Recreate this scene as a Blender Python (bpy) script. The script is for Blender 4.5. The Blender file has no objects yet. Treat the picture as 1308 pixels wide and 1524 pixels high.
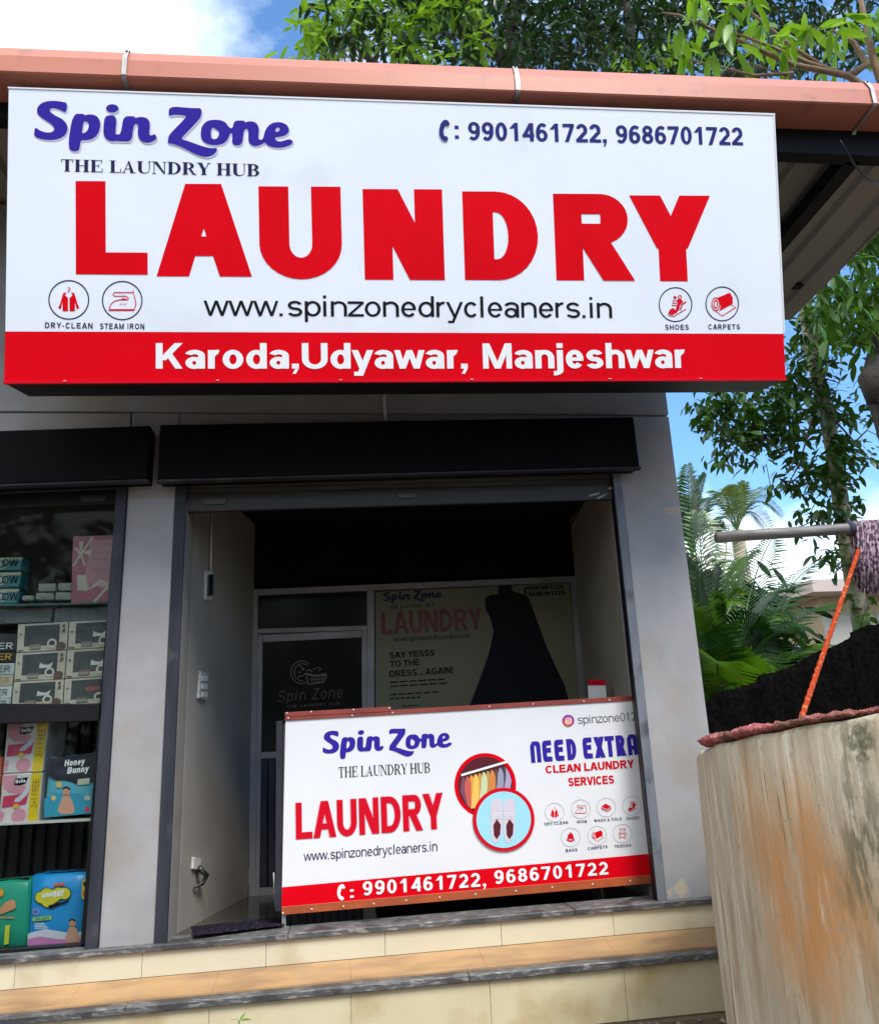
import bpy, bmesh, math, random
from mathutils import Vector, Matrix
from mathutils.geometry import tessellate_polygon
random.seed(7)
sc = bpy.context.scene
COL = sc.collection
R = math.radians
V = Vector

# ---------------------------------------------------------------- camera
F = 1250.0; CX, CY = 654.0, 762.0              # focal length and centre in pixels of the 1308 x 1524 photograph
_Z = V((-190.0, 4300.0, -F)).normalized()
_X = V((10000.0, 252.0, -F)); _X = (_X - _X.dot(_Z) * _Z).normalized()
_Y = _Z.cross(_X)
ROT = Matrix((_X, _Y, _Z))
CAM = V((0.0, -4.4, 1.40))
cd = bpy.data.cameras.new('camera'); cam = bpy.data.objects.new('camera', cd); COL.objects.link(cam)
cam.matrix_world = Matrix.Translation(CAM) @ ROT.to_4x4()
cd.sensor_fit = 'HORIZONTAL'; cd.sensor_width = 36; cd.lens = F * 36 / 1308.0
cd.clip_start = 0.05; cd.clip_end = 2000
sc.camera = cam

# ---------------------------------------------------------------- sky, sun, exposure
SUN_EL, SUN_AZ = R(54), R(157)                  # azimuth measured from +Y (behind the shop) towards +X
EXPOSURE = 1.62
world = bpy.data.worlds.new('World'); sc.world = world; world.use_nodes = True
wn, wl = world.node_tree.nodes, world.node_tree.links
bg = wn['Background']; bg.inputs['Strength'].default_value = 0.085
sky = wn.new('ShaderNodeTexSky'); sky.sky_type = 'NISHITA'; sky.sun_disc = False
sky.sun_elevation = SUN_EL; sky.sun_rotation = SUN_AZ; sky.dust_density = 0.5; sky.ozone_density = 1.0; sky.altitude = 0
tc = wn.new('ShaderNodeTexCoord')
mp = wn.new('ShaderNodeMapping'); mp.inputs['Location'].default_value = (3.1, 0.4, 1.3); mp.inputs['Scale'].default_value = (1, 1, 1.7)
nz = wn.new('ShaderNodeTexNoise'); nz.inputs['Scale'].default_value = 1.9; nz.inputs['Detail'].default_value = 9; nz.inputs['Roughness'].default_value = 0.56
rp = wn.new('ShaderNodeValToRGB'); rp.color_ramp.elements[0].position = 0.40; rp.color_ramp.elements[1].position = 0.55
mx = wn.new('ShaderNodeMix'); mx.data_type = 'RGBA'
mx.inputs[7].default_value = (6.6, 7.3, 7.6, 1)
wl.new(tc.outputs['Generated'], mp.inputs['Vector']); wl.new(mp.outputs['Vector'], nz.inputs['Vector'])
sx = wn.new('ShaderNodeSeparateXYZ'); wl.new(tc.outputs['Generated'], sx.inputs[0])
ma = wn.new('ShaderNodeMath'); ma.operation = 'MULTIPLY_ADD'; ma.inputs[1].default_value = -0.44; wl.new(sx.outputs['X'], ma.inputs[0]); wl.new(nz.outputs['Fac'], ma.inputs[2])
mr = wn.new('ShaderNodeMapRange'); mr.inputs[1].default_value = 0.36; mr.inputs[2].default_value = 0.22; mr.inputs[3].default_value = 0; mr.inputs[4].default_value = 0.33; wl.new(sx.outputs['Z'], mr.inputs[0])
md = wn.new('ShaderNodeMath'); md.operation = 'ADD'; wl.new(ma.outputs[0], md.inputs[0]); wl.new(mr.outputs[0], md.inputs[1])
wl.new(md.outputs[0], rp.inputs['Fac']); wl.new(rp.outputs['Color'], mx.inputs[0])
tn = wn.new('ShaderNodeMix'); tn.data_type = 'RGBA'; tn.blend_type = 'MULTIPLY'; tn.inputs[0].default_value = 1; tn.inputs[7].default_value = (0.70, 1.0, 1.22, 1)
wl.new(sky.outputs['Color'], tn.inputs[6]); wl.new(tn.outputs[2], mx.inputs[6]); wl.new(mx.outputs[2], bg.inputs['Color'])
sd = bpy.data.lights.new('sun', 'SUN'); sd.energy = 1.5; sd.angle = R(24); sd.color = (1.0, 0.95, 0.86)
so = bpy.data.objects.new('sun', sd); COL.objects.link(so)
sdir = V((math.sin(SUN_AZ) * math.cos(SUN_EL), math.cos(SUN_AZ) * math.cos(SUN_EL), math.sin(SUN_EL)))
so.rotation_euler = sdir.to_track_quat('Z', 'Y').to_euler(); so.location = (0, 0, 20)
sc.view_settings.view_transform = 'Standard'; sc.view_settings.look = 'None'
sc.view_settings.exposure = EXPOSURE; sc.view_settings.gamma = 1; sc.view_settings.use_curve_mapping = False
sc.cycles.max_bounces = 8; sc.cycles.transparent_max_bounces = 12

# ---------------------------------------------------------------- geometry helpers
def ray(px, py): return ROT @ V((px - CX, -(py - CY), -F))
class Pl:
    """A plane in the place; at() gives the point of it seen at a pixel of the photograph."""
    def __init__(s, p, n):
        s.p = V(p); s.n = V(n).normalized()
        if s.n.dot(CAM - s.p) < 0: s.n = -s.n
    def at(s, px, py, off=0.0):
        d = ray(px, py); t = (s.p - CAM).dot(s.n) / d.dot(s.n)
        return CAM + d * t + s.n * off
def YP(y): return Pl((0, y, 0), (0, -1, 0))
def atY(px, py, y): return YP(y).at(px, py)

def tag(o, label=None, cat=None, group=None, kind=None):
    if label: o['label'] = label
    if cat: o['category'] = cat
    if group: o['group'] = group
    if kind: o['kind'] = kind
    return o
def empty(name, loc, label, cat, group=None):
    o = bpy.data.objects.new(name, None); COL.objects.link(o); o.location = loc; o.empty_display_size = .1
    return tag(o, label, cat, group)
def link(name, me, m, parent=None, smooth=False):
    if m is not None and not me.materials: me.materials.append(m)
    o = bpy.data.objects.new(name, me); COL.objects.link(o)
    if parent is not None: setparent(o, parent)
    if smooth:
        for p in me.polygons: p.use_smooth = True
    return o
def wloc(o):
    l = V(o.location)
    while o.parent is not None: o = o.parent; l += V(o.location)
    return l
def setparent(o, p): o.location = V(o.location) - wloc(p); o.parent = p
def mesh(name, vs, fs, m, parent=None, smooth=False):
    me = bpy.data.meshes.new(name); me.from_pydata([tuple(v) for v in vs], [], fs); me.update()
    return link(name, me, m, parent, smooth)
def centre(o):
    """move an object's origin to the middle of its mesh"""
    me = o.data; c = sum((v.co for v in me.vertices), V()) / max(1, len(me.vertices))
    me.transform(Matrix.Translation(-c)); o.location = V(o.location) + c; return o
def prism(name, quad, d, m, parent=None, bev=0.0, seg=1):
    """solid between a polygon and the same polygon moved by d"""
    d = V(d); n = len(quad); bm = bmesh.new()
    a = [bm.verts.new(V(q)) for q in quad]; b = [bm.verts.new(V(q) + d) for q in quad]
    bm.faces.new(a); bm.faces.new(b[::-1])
    for i in range(n): bm.faces.new((a[i], b[i], b[(i + 1) % n], a[(i + 1) % n]))
    bmesh.ops.recalc_face_normals(bm, faces=bm.faces)
    if bev: bmesh.ops.bevel(bm, geom=list(bm.edges), offset=bev, segments=seg, affect='EDGES', profile=.6)
    me = bpy.data.meshes.new(name); bm.to_mesh(me); bm.free()
    return centre(link(name, me, m, parent))
def box(name, lo, hi, m, parent=None, bev=0.0):
    x0, y0, z0 = lo; x1, y1, z1 = hi
    return prism(name, [(x0, y0, z0), (x1, y0, z0), (x1, y0, z1), (x0, y0, z1)], (0, y1 - y0, 0), m, parent, bev)
def pq(pl, pts, off=0.0): return [pl.at(x, y, off) for x, y in pts]
def slabpx(name, pl, pts, depth, m, parent=None, bev=0.0, off=0.0):
    """a board whose front face is seen at pts on plane pl and goes back by depth"""
    return prism(name, pq(pl, pts, off), -pl.n * depth, m, parent, bev)
def tube_mesh(pts, rads, seg=10, caps=True):
    vs, fs = [], []; n = len(pts); pts = [V(p) for p in pts]
    if not hasattr(rads, '__len__'): rads = [rads] * n
    up = None
    for i in range(n):
        t = (pts[min(i + 1, n - 1)] - pts[max(i - 1, 0)]).normalized()
        if up is None: up = t.orthogonal().normalized()
        up = (up - up.dot(t) * t).normalized(); w = t.cross(up)
        for k in range(seg):
            a = 2 * math.pi * k / seg; vs.append(pts[i] + (up * math.cos(a) + w * math.sin(a)) * rads[i])
    for i in range(n - 1):
        for k in range(seg):
            k2 = (k + 1) % seg; fs.append((i * seg + k, i * seg + k2, (i + 1) * seg + k2, (i + 1) * seg + k))
    if caps: fs.append(tuple(range(seg))[::-1]); fs.append(tuple((n - 1) * seg + k for k in range(seg)))
    return vs, fs
def tube(name, pts, rads, m, parent=None, seg=10):
    vs, fs = tube_mesh(pts, rads, seg); return mesh(name, vs, fs, m, parent, True)
class MB:
    def __init__(s): s.v = []; s.f = []
    def add(s, vs, fs): b = len(s.v); s.v += [tuple(v) for v in vs]; s.f += [tuple(i + b for i in f) for f in fs]
    def box(s, lo, hi):
        x0, y0, z0 = lo; x1, y1, z1 = hi
        s.add([(x0,y0,z0),(x1,y0,z0),(x1,y1,z0),(x0,y1,z0),(x0,y0,z1),(x1,y0,z1),(x1,y1,z1),(x0,y1,z1)],
              [(0,3,2,1),(4,5,6,7),(0,1,5,4),(1,2,6,5),(2,3,7,6),(3,0,4,7)])
    def tube(s, pts, r, seg=6): s.add(*tube_mesh(pts, r, seg))
    def build(s, name, m, parent=None, smooth=False): return mesh(name, s.v, s.f, m, parent, smooth)
def bez(p0, p1, p2, n=10): return [V(p0) * (1 - t) ** 2 + V(p1) * 2 * t * (1 - t) + V(p2) * t * t for t in [i / n for i in range(n + 1)]]

# ---------------------------------------------------------------- materials
def mat(name, c, rough=.6, metal=0.0, c2=None, scale=4.0, stretch=(1, 1, 1), lo=.35, hi=.7, bump=0.0, bscale=40.0, spec=.5, detail=6, dirt=None, dscale=1.5, dlo=.55, dhi=.75, coat=0.0, bstretch=(1, 1, 1), rvar=0.0):
    m = bpy.data.materials.new(name); m.use_nodes = True; n, l = m.node_tree.nodes, m.node_tree.links
    p = n['Principled BSDF']; p.inputs['Base Color'].default_value = (*c, 1); p.inputs['Roughness'].default_value = rough
    p.inputs['Metallic'].default_value = metal; p.inputs['Specular IOR Level'].default_value = spec; p.inputs['Coat Weight'].default_value = coat
    def noise(sc_, st, det=detail, loc=(0, 0, 0)):
        t = n.new('ShaderNodeTexCoord'); k = n.new('ShaderNodeMapping'); k.inputs['Scale'].default_value = st; k.inputs['Location'].default_value = loc
        z = n.new('ShaderNodeTexNoise'); z.inputs['Scale'].default_value = sc_; z.inputs['Detail'].default_value = det
        g = n.new('ShaderNodeNewGeometry'); l.new(g.outputs['Position'], k.inputs['Vector']); l.new(k.outputs['Vector'], z.inputs['Vector']); return z
    col = None
    def mixin(prev, fac, cc):
        q = n.new('ShaderNodeMix'); q.data_type = 'RGBA'; l.new(fac, q.inputs[0])
        if prev is None: q.inputs[6].default_value = (*c, 1)
        else: l.new(prev, q.inputs[6])
        q.inputs[7].default_value = (*cc, 1); return q.outputs[2]
    if c2:
        z = noise(scale, stretch); r_ = n.new('ShaderNodeMapRange'); r_.inputs[1].default_value = lo; r_.inputs[2].default_value = hi
        l.new(z.outputs['Fac'], r_.inputs[0]); col = mixin(None, r_.outputs[0], c2)
        if rvar:
            r2 = n.new('ShaderNodeMapRange'); r2.inputs[3].default_value = rough; r2.inputs[4].default_value = rough + rvar
            l.new(r_.outputs[0], r2.inputs[0]); l.new(r2.outputs[0], p.inputs['Roughness'])
    if dirt:
        z = noise(dscale, (1, 1, 1), 9, (5, 3, 1)); r_ = n.new('ShaderNodeMapRange'); r_.inputs[1].default_value = dlo; r_.inputs[2].default_value = dhi
        l.new(z.outputs['Fac'], r_.inputs[0]); col = mixin(col, r_.outputs[0], dirt)
    if col is not None: l.new(col, p.inputs['Base Color'])
    if bump:
        z = noise(bscale, bstretch, 5); b = n.new('ShaderNodeBump'); b.inputs['Strength'].default_value = 1; b.inputs['Distance'].default_value = bump
        l.new(z.outputs['Fac'], b.inputs['Height']); l.new(b.outputs['Normal'], p.inputs['Normal'])
    return m
def flatm(name, c, rough=.5): return mat(name, c, rough, spec=.04)
M = {}
M['wall'] = mat('painted_plaster', (.335, .325, .335), .8, spec=.2, c2=(.28, .272, .28), scale=4, dirt=(.27, .22, .16), dscale=1.9, dlo=.54, dhi=.86, bump=.002, bscale=22)
M['wall_in'] = mat('interior_plaster', (.29, .26, .225), .85, c2=(.24, .21, .18), scale=2.5, dirt=(.17, .14, .1), dscale=2.1, dlo=.62, dhi=.9, bump=.0015, bscale=30)
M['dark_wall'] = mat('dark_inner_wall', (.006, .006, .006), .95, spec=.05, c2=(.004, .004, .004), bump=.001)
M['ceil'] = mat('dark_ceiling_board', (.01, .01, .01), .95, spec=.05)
M['hood'] = mat('black_painted_steel', (.0035, .0035, .005), .5, c2=(.006, .0055, .007), scale=5, spec=.06, rvar=.15, bump=.0008, bscale=8)
M['rail'] = mat('weathered_dark_steel', (.035, .037, .050), .6, .0, spec=.2, c2=(.022, .023, .032), scale=6, stretch=(3, 3, .6), dirt=(.08, .078, .08), dscale=4, dlo=.6, dhi=.75, bump=.001, bscale=30)
M['rail_grey'] = mat('painted_grey_steel', (.17, .18, .21), .6, spec=.25, c2=(.12, .13, .155), scale=6, stretch=(3,3,.6), dirt=(.06,.06,.07), dscale=7, dlo=.55, dhi=.7)
M['frame_black'] = mat('black_aluminium', (.006, .006, .008), .45, .0, spec=.2, c2=(.010, .010, .012), scale=8)
M['shutter'] = mat('shutter_steel', (.10, .095, .095), .5, .2, c2=(.05, .045, .045), scale=7, stretch=(.4, 3, 6), rvar=.2)
M['alu'] = mat('aluminium_section', (.27, .26, .265), .5, .1, spec=.3, c2=(.21, .20, .20), scale=7)
M['glass_dark'] = mat('dark_window_glass', (.002, .002, .002), .12, spec=.10)
M['granite'] = mat('black_granite', (.085, .085, .088), .45, c2=(.26, .25, .24), scale=30, stretch=(.7, 3, 3), lo=.50, hi=.66, bump=.004, bscale=60, detail=10, dirt=(.045, .045, .05), dscale=6, dlo=.5, dhi=.6)
M['tile'] = mat('cream_ceramic_tile', (.62, .56, .42), .28, c2=(.56, .50, .37), scale=2.2, dirt=(.42, .32, .18), dscale=3.2, dlo=.60, dhi=.82, bump=.0004, bscale=30)
M['tile_low'] = mat('stained_cream_tile', (.60, .53, .36), .32, c2=(.54, .46, .30), scale=3, dirt=(.36, .24, .10), dscale=3.6, dlo=.54, dhi=.78, bump=.0006, bscale=30)
M['tread'] = mat('sandstone_tread_tile', (.44, .255, .115), .33, c2=(.27, .15, .075), scale=6, stretch=(.55, 1.6, 1), lo=.42, hi=.68, dirt=(.30, .19, .11), dscale=3.2, dlo=.56, dhi=.75, bump=.0006, bscale=40)
M['grout'] = mat('grout', (.36, .29, .19), .9)
M['gutter'] = mat('terracotta_painted_gutter', (.46, .165, .115), .42, spec=.3, c2=(.50, .185, .13), scale=1.6, stretch=(1, 3, 3), dirt=(.30, .12, .09), dscale=5, dlo=.58, dhi=.78, bump=.0006, bscale=5)
M['zinc'] = mat('galvanised_strap', (.42, .42, .40), .45, .6, c2=(.3, .3, .28), scale=14)
M['roof_un'] = mat('roof_sheet', (.30, .28, .25), .65, .0, spec=.2, c2=(.25, .235, .21), scale=2, dirt=(.17, .15, .12), dscale=2, dlo=.6, dhi=.8)
M['steel_dk'] = mat('dark_roof_steel', (.008, .009, .012), .6, spec=.15)
M['sign_w'] = mat('white_flex_print', (.76, .79, .88), .42, c2=(.71, .745, .85), scale=1.2, bump=.0022, bscale=2.2, spec=.25, dirt=(.66, .67, .72), dscale=2.6, dlo=.60, dhi=.82)
M['ban_w'] = mat('white_banner_vinyl', (.76, .76, .79), .38, c2=(.70, .70, .73), scale=1.5, bump=.0025, bscale=3)
M['red'] = mat('red_print', (.70, .002, .010), .5, c2=(.61, .002, .008), scale=1.5, spec=.03)
M['red2'] = flatm('crimson_print', (.60, .006, .020))
M['navy'] = flatm('violet_blue_print', (.036, .022, .30))
M['ink'] = flatm('navy_black_print', (.022, .022, .075))
M['indigo'] = flatm('indigo_print', (.03, .03, .17))
M['black'] = flatm('black_print', (.012, .012, .016))
M['grey'] = flatm('grey_print', (.42, .40, .50))
M['lil'] = flatm('pale_shadow_print', (.52, .52, .68))
M['white'] = flatm('white_print', (.80, .80, .82))
M['pinkl'] = flatm('pink_outline_print', (.80, .42, .48))
M['skyb'] = flatm('pale_blue_print', (.34, .66, .80))
M['pinkw'] = flatm('shoe_white_print', (.62, .56, .64))
M['maroon'] = flatm('maroon_print', (.10, .02, .03))
M['edge'] = mat('sign_side_steel', (.016, .014, .02), .5, spec=.2, c2=(.01, .01, .012), scale=6)
M['trim'] = mat('rust_orange_trim_strip', (.42, .085, .025), .5, c2=(.30, .06, .02), scale=9, bump=.001, bscale=20)
M['trimr'] = mat('brick_red_trim_strip', (.28, .05, .035), .5, c2=(.20, .035, .03), scale=9, bump=.001, bscale=20)
M['screw'] = mat('screw_head', (.7, .68, .64), .4, .1)
M['pvc'] = mat('white_plastic', (.60, .58, .53), .4, c2=(.5, .47, .42), scale=20)
M['blackp'] = mat('black_plastic', (.012, .012, .012), .4)
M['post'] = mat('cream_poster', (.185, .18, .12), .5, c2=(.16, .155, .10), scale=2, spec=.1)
M['well'] = None

# ---------------------------------------------------------------- flat print engine
def inside(pt, loop):
    x, y = pt; c = False; n = len(loop)
    for i in range(n):
        x1, y1 = loop[i]; x2, y2 = loop[(i + 1) % n]
        if (y1 > y) != (y2 > y) and x < (x2 - x1) * (y - y1) / (y2 - y1) + x1: c = not c
    return c
def prints(name, shapes, to3d, m, parent, layer=1):
    """shapes: list of polygons (a polygon = list of loops, the first its outline, the others holes); to3d(x, y, off)"""
    vs, fs = [], []
    for k, loops in enumerate(shapes):
        off = .0012 * layer + .00022 * (k % 5)
        fl = [p for lp in loops for p in lp]
        base = len(vs)
        try: tri = tessellate_polygon([[V((x, y, 0)) for x, y in lp] for lp in loops])
        except Exception: continue
        vs += [to3d(x, y, off) for x, y in fl]
        for t in tri:
            a, b, c = (fl[i] for i in t)
            if abs((b[0]-a[0])*(c[1]-a[1])-(b[1]-a[1])*(c[0]-a[0])) > 1e-9: fs.append(tuple(i + base for i in t))
    return mesh(name, vs, fs, m, parent)
def chaikin(lp, n=2):
    for _ in range(n):
        o = []
        for i in range(len(lp)):
            a, b = lp[i], lp[(i + 1) % len(lp)]
            o += [(a[0]*.78+b[0]*.22, a[1]*.78+b[1]*.22), (a[0]*.22+b[0]*.78, a[1]*.22+b[1]*.78)]
        lp = o
    return lp
def ell(cx, cy, rx, ry=None, n=28, a0=0, a1=360):
    ry = rx if ry is None else ry
    return [(cx + rx * math.cos(R(a0 + (a1 - a0) * i / n)), cy + ry * math.sin(R(a0 + (a1 - a0) * i / n))) for i in range(n if a1 - a0 == 360 else n + 1)]
def ring(cx, cy, r, w, n=36, k=1.0): return [ell(cx, cy, r, r * k, n), ell(cx, cy, r - w, (r - w) * k, n)]
def strip(pts, w):
    """a line of width w as one polygon"""
    L, Rr = [], []; n = len(pts)
    for i in range(n):
        a = pts[max(0, i - 1)]; b = pts[min(n - 1, i + 1)]; dx, dy = b[0] - a[0], b[1] - a[1]; q = math.hypot(dx, dy) or 1
        L.append((pts[i][0] - dy / q * w / 2, pts[i][1] + dx / q * w / 2)); Rr.append((pts[i][0] + dy / q * w / 2, pts[i][1] - dx / q * w / 2))
    return [L + Rr[::-1]]
def px(pl): return lambda x, y, off: pl.at(x, y, off)

# a plain sans alphabet drawn from bars, slanted bars and arcs (cap height 1, x height .725)
def glyph(ch, w, h, wide=1.0):
    """w stem width, h thickness of horizontals; returns (polygons, advance)"""
    P = []
    def bar(x0, y0, x1, y1): P.append([[(x0, y0), (x1, y0), (x1, y1), (x0, y1)]])
    def dg(x0, y0, x1, y1, t=None):
        if t is None: L = math.hypot(x1 - x0, y1 - y0); t = w * .93 * L / abs(y1 - y0)
        P.append([[(x0 - t/2, y0), (x0 + t/2, y0), (x1 + t/2, y1), (x1 - t/2, y1)]]); return t
    def arc(cx, cy, rx, ry, a0, a1, wv=None, hv=None):
        wv = w if wv is None else wv; hv = h if hv is None else hv
        n = max(6, int(abs(a1 - a0) / 11))
        if abs(a1 - a0) >= 360: P.append([ell(cx, cy, rx, ry, n), ell(cx, cy, rx - wv, ry - hv, n)]); return
        an = [R(a0 + (a1 - a0) * i / n) for i in range(n + 1)]
        P.append([[(cx + rx*math.cos(t), cy + ry*math.sin(t)) for t in an] + [(cx + (rx-wv)*math.cos(t), cy + (ry-hv)*math.sin(t)) for t in an[::-1]]])
    def bowl(x0, y0, x1, y1):
        ry = (y1 - y0) / 2; rx = min(ry * 1.05, (x1 - x0) * .72); xm = x1 - rx
        bar(x0, y0, xm, y0 + h); bar(x0, y1 - h, xm, y1); arc(xm, (y0 + y1) / 2, rx, ry, -90, 90)
    adv = {'A':1.0,'B':1.0,'C':1.0,'D':1.0,'E':.93,'F':.85,'G':1.08,'H':1.0,'I':.39,'J':.78,'K':1.0,'L':.85,'M':1.16,'N':1.0,'O':1.08,'P':.93,'Q':1.08,'R':1.0,'S':.93,'T':.85,'U':1.0,'V':.93,'W':1.32,'X':.93,'Y':.93,'Z':.85,
           'a':.78,'b':.82,'c':.76,'d':.82,'e':.78,'f':.44,'g':.82,'h':.82,'i':.37,'j':.37,'k':.76,'l':.37,'m':1.22,'n':.82,'o':.82,'p':.82,'q':.82,'r':.53,'s':.76,'t':.45,'u':.82,'v':.76,'w':1.06,'x':.76,'y':.76,'z':.7,
           ',':.39,'.':.39,':':.46,'-':.46,'+':.8,' ':.39,'!':.42,'&':1.0}.get(ch, .78) * wide
    sb = .075 if ch not in 'AVWXYTvwxyz' else .015
    a = adv - 2 * sb; X = .725
    c = ch
    if c == 'A': t = w * 1.08; dg(t/2, 0, a/2 - .02*a, 1, t); dg(a - t/2, 0, a/2 + .02*a, 1, t); bar(a*.22, .22, a*.78, .22 + h*.9)
    elif c == 'B': bar(0, 0, w, 1); bowl(w*.9, 0, a, .5 + h/2); bowl(w*.9, .5 - h/2, a*.95, 1)
    elif c == 'C': arc(a*.52, .5, a*.52, .515, 38, 322)
    elif c == 'D': bar(0, 0, w, 1); ry = .5; rx = a*.56; bar(w*.9, 0, a-rx, h); bar(w*.9, 1-h, a-rx, 1); arc(a-rx, .5, rx, .5, -90, 90)
    elif c == 'E': bar(0, 0, w, 1); bar(w*.9, 0, a, h); bar(w*.9, 1-h, a*.97, 1); bar(w*.9, .52-h/2, a*.9, .52+h/2)
    elif c == 'F': bar(0, 0, w, 1); bar(w*.9, 1-h, a, 1); bar(w*.9, .5-h/2, a*.88, .5+h/2)
    elif c == 'G': arc(a*.5, .5, a*.5, .515, 35, 350); bar(a*.52, .52-h, a, .52); bar(a-w, .12, a, .5)
    elif c == 'H': bar(0, 0, w, 1); bar(a-w, 0, a, 1); bar(w*.9, .52-h/2, a-w*.9, .52+h/2)
    elif c == 'I': bar(0, 0, w, 1) if a > w else bar(0, 0, w, 1)
    elif c == 'J': bar(a-w, .3, a, 1); arc(a/2, .32, a/2, .33, -180, 0)
    elif c == 'K': bar(0, 0, w, 1); dg(w*.9, .33, a-w*.55, 1); dg(a-w*.5, 0, a*.45, .62)
    elif c == 'L': bar(0, 0, w, 1); bar(w*.9, 0, a, h)
    elif c == 'M': bar(0, 0, w*.9, 1); bar(a-w*.9, 0, a, 1); dg(a/2, 0, w*.6, 1, w*.95); dg(a/2, 0, a-w*.6, 1, w*.95)
    elif c == 'N': bar(0, 0, w*.95, 1); bar(a-w*.95, 0, a, 1); dg(a-w*.6, 0, w*.6, 1, w*1.15)
    elif c == 'O' or c == 'Q':
        arc(a/2, .5, a/2, .515, 0, 360)
        if c == 'Q': dg(a*.95, -.08, a*.62, .25)
    elif c == 'P': bar(0, 0, w, 1); bowl(w*.9, .40, a, 1)
    elif c == 'R': bar(0, 0, w, 1); bowl(w*.9, .42, a*.95, 1); dg(a-w*.55, 0, a*.5, .46, w*1.15)
    elif c in 'Ss':
        T = 1 if c == 'S' else X; hr = (T + h) / 4 + .006; arc(a/2, T-hr+.012, a/2*.96, hr, 18, 270); arc(a/2, hr-.012, a/2, hr, 90, -160)
    elif c == 'T': bar(0, 1-h, a, 1); bar(a/2-w/2, 0, a/2+w/2, 1-h*.9)
    elif c == 'U': bar(0, .36, w, 1); bar(a-w, .36, a, 1); arc(a/2, .37, a/2, .385, 180, 360)
    elif c == 'V': t = w*1.05; dg(a/2, 0, t/2, 1, t); dg(a/2, 0, a-t/2, 1, t)
    elif c == 'W':
        t = w; [dg(x0, 0, x1, 1, t) for x0, x1 in ((a*.27, t/2), (a*.27, a/2), (a*.73, a/2), (a*.73, a-t/2))]
    elif c == 'X': t = w*1.12; dg(t/2, 0, a-t/2, 1, t); dg(a-t/2, 0, t/2, 1, t)
    elif c == 'Y': t = w*1.12; bar(a/2-w/2, 0, a/2+w/2, .45); dg(a/2, .38, t/2, 1, t); dg(a/2, .38, a-t/2, 1, t)
    elif c == 'Z': bar(0, 0, a, h); bar(0, 1-h, a, 1); dg(w*.7, h*.9, a-w*.7, 1-h*.9, w*1.2)
    elif c == 'a': bar(a-w, 0, a, .5); arc(a*.48, .5, a*.52, X-.5+.01, 0, 160); arc(a*.45, .225, a*.45, .235, 0, 360, w, h*.9)
    elif c == 'b': bar(0, 0, w, 1); arc(a/2, X/2, a/2, X/2+.01, 0, 360)
    elif c == 'd': bar(a-w, 0, a, 1); arc(a/2, X/2, a/2, X/2+.01, 0, 360)
    elif c == 'c': arc(a/2, X/2, a/2, X/2+.01, 40, 320)
    elif c == 'e': arc(a/2, X/2, a/2, X/2+.01, 0, 322); bar(w*.8, X/2-h*.38, a-.01, X/2+h*.38)
    elif c == 'f': bar(a*.22, 0, a*.22+w, .75); bar(0, X-h*.85, a, X); arc(a*.22+w*1.55, .75, w*1.55, .26, 90, 180)
    elif c == 'g': bar(a-w, .0, a, X); arc(a/2, X/2, a/2, X/2+.01, 0, 360); arc(a/2, .0, a/2, .29, 180, 360)
    elif c == 'h': bar(0, 0, w, 1); arc(a/2, .42, a/2, X-.41, 0, 140); bar(a-w, 0, a, .43)
    elif c == 'i': bar(0, 0, w, X); bar(0, 1-h*1.1, w, 1)
    elif c == 'j': bar(a-w, -.1, a, X); bar(a-w, 1-h*1.1, a, 1); arc(a-w*1.6, -.08, w*1.6, .2, -90, 0)
    elif c == 'k': bar(0, 0, w, 1); dg(w*.9, .25, a-w*.6, X); dg(a-w*.5, 0, a*.42, .48)
    elif c == 'l': bar(0, 0, w, 1)
    elif c == 'm':
        b = (a + w) / 2; bar(0, 0, w, X); arc(b/2, .42, b/2, X-.41, 0, 150); bar(b-w, 0, b, .43); arc(b-w+(a-b+w)/2, .42, (a-b+w)/2, X-.41, 0, 150); bar(a-w, 0, a, .43)
    elif c == 'n': bar(0, 0, w, X); arc(a/2, .42, a/2, X-.41, 0, 140); bar(a-w, 0, a, .43)
    elif c == 'o': arc(a/2, X/2, a/2, X/2+.01, 0, 360)
    elif c == 'p': bar(0, -.28, w, X); arc(a/2, X/2, a/2, X/2+.01, 0, 360)
    elif c == 'q': bar(a-w, -.28, a, X); arc(a/2, X/2, a/2, X/2+.01, 0, 360)
    elif c == 'r': bar(0, 0, w, X); arc(a*.8, .40, a*.75, X-.39, 75, 150)
    elif c == 't': bar(a*.22, .16, a*.22+w, .95); bar(0, X-h*.85, a, X); arc(a*.22+w*1.3, .19, w*1.3, .2, 180, 275)
    elif c == 'u': bar(0, .28, w, X); bar(a-w, 0, a, X); arc(a/2, .3, a/2, .31, 180, 330)
    elif c == 'v': t = w; dg(a/2, 0, t/2, X, t); dg(a/2, 0, a-t/2, X, t)
    elif c == 'y': t = w; dg(a/2, 0, t/2, X, t); dg(a*.36, -.28, a-t/2, X, t); bar(a*.1, -.28, a*.38, -.28+h*.9)
    elif c == 'w':
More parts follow.
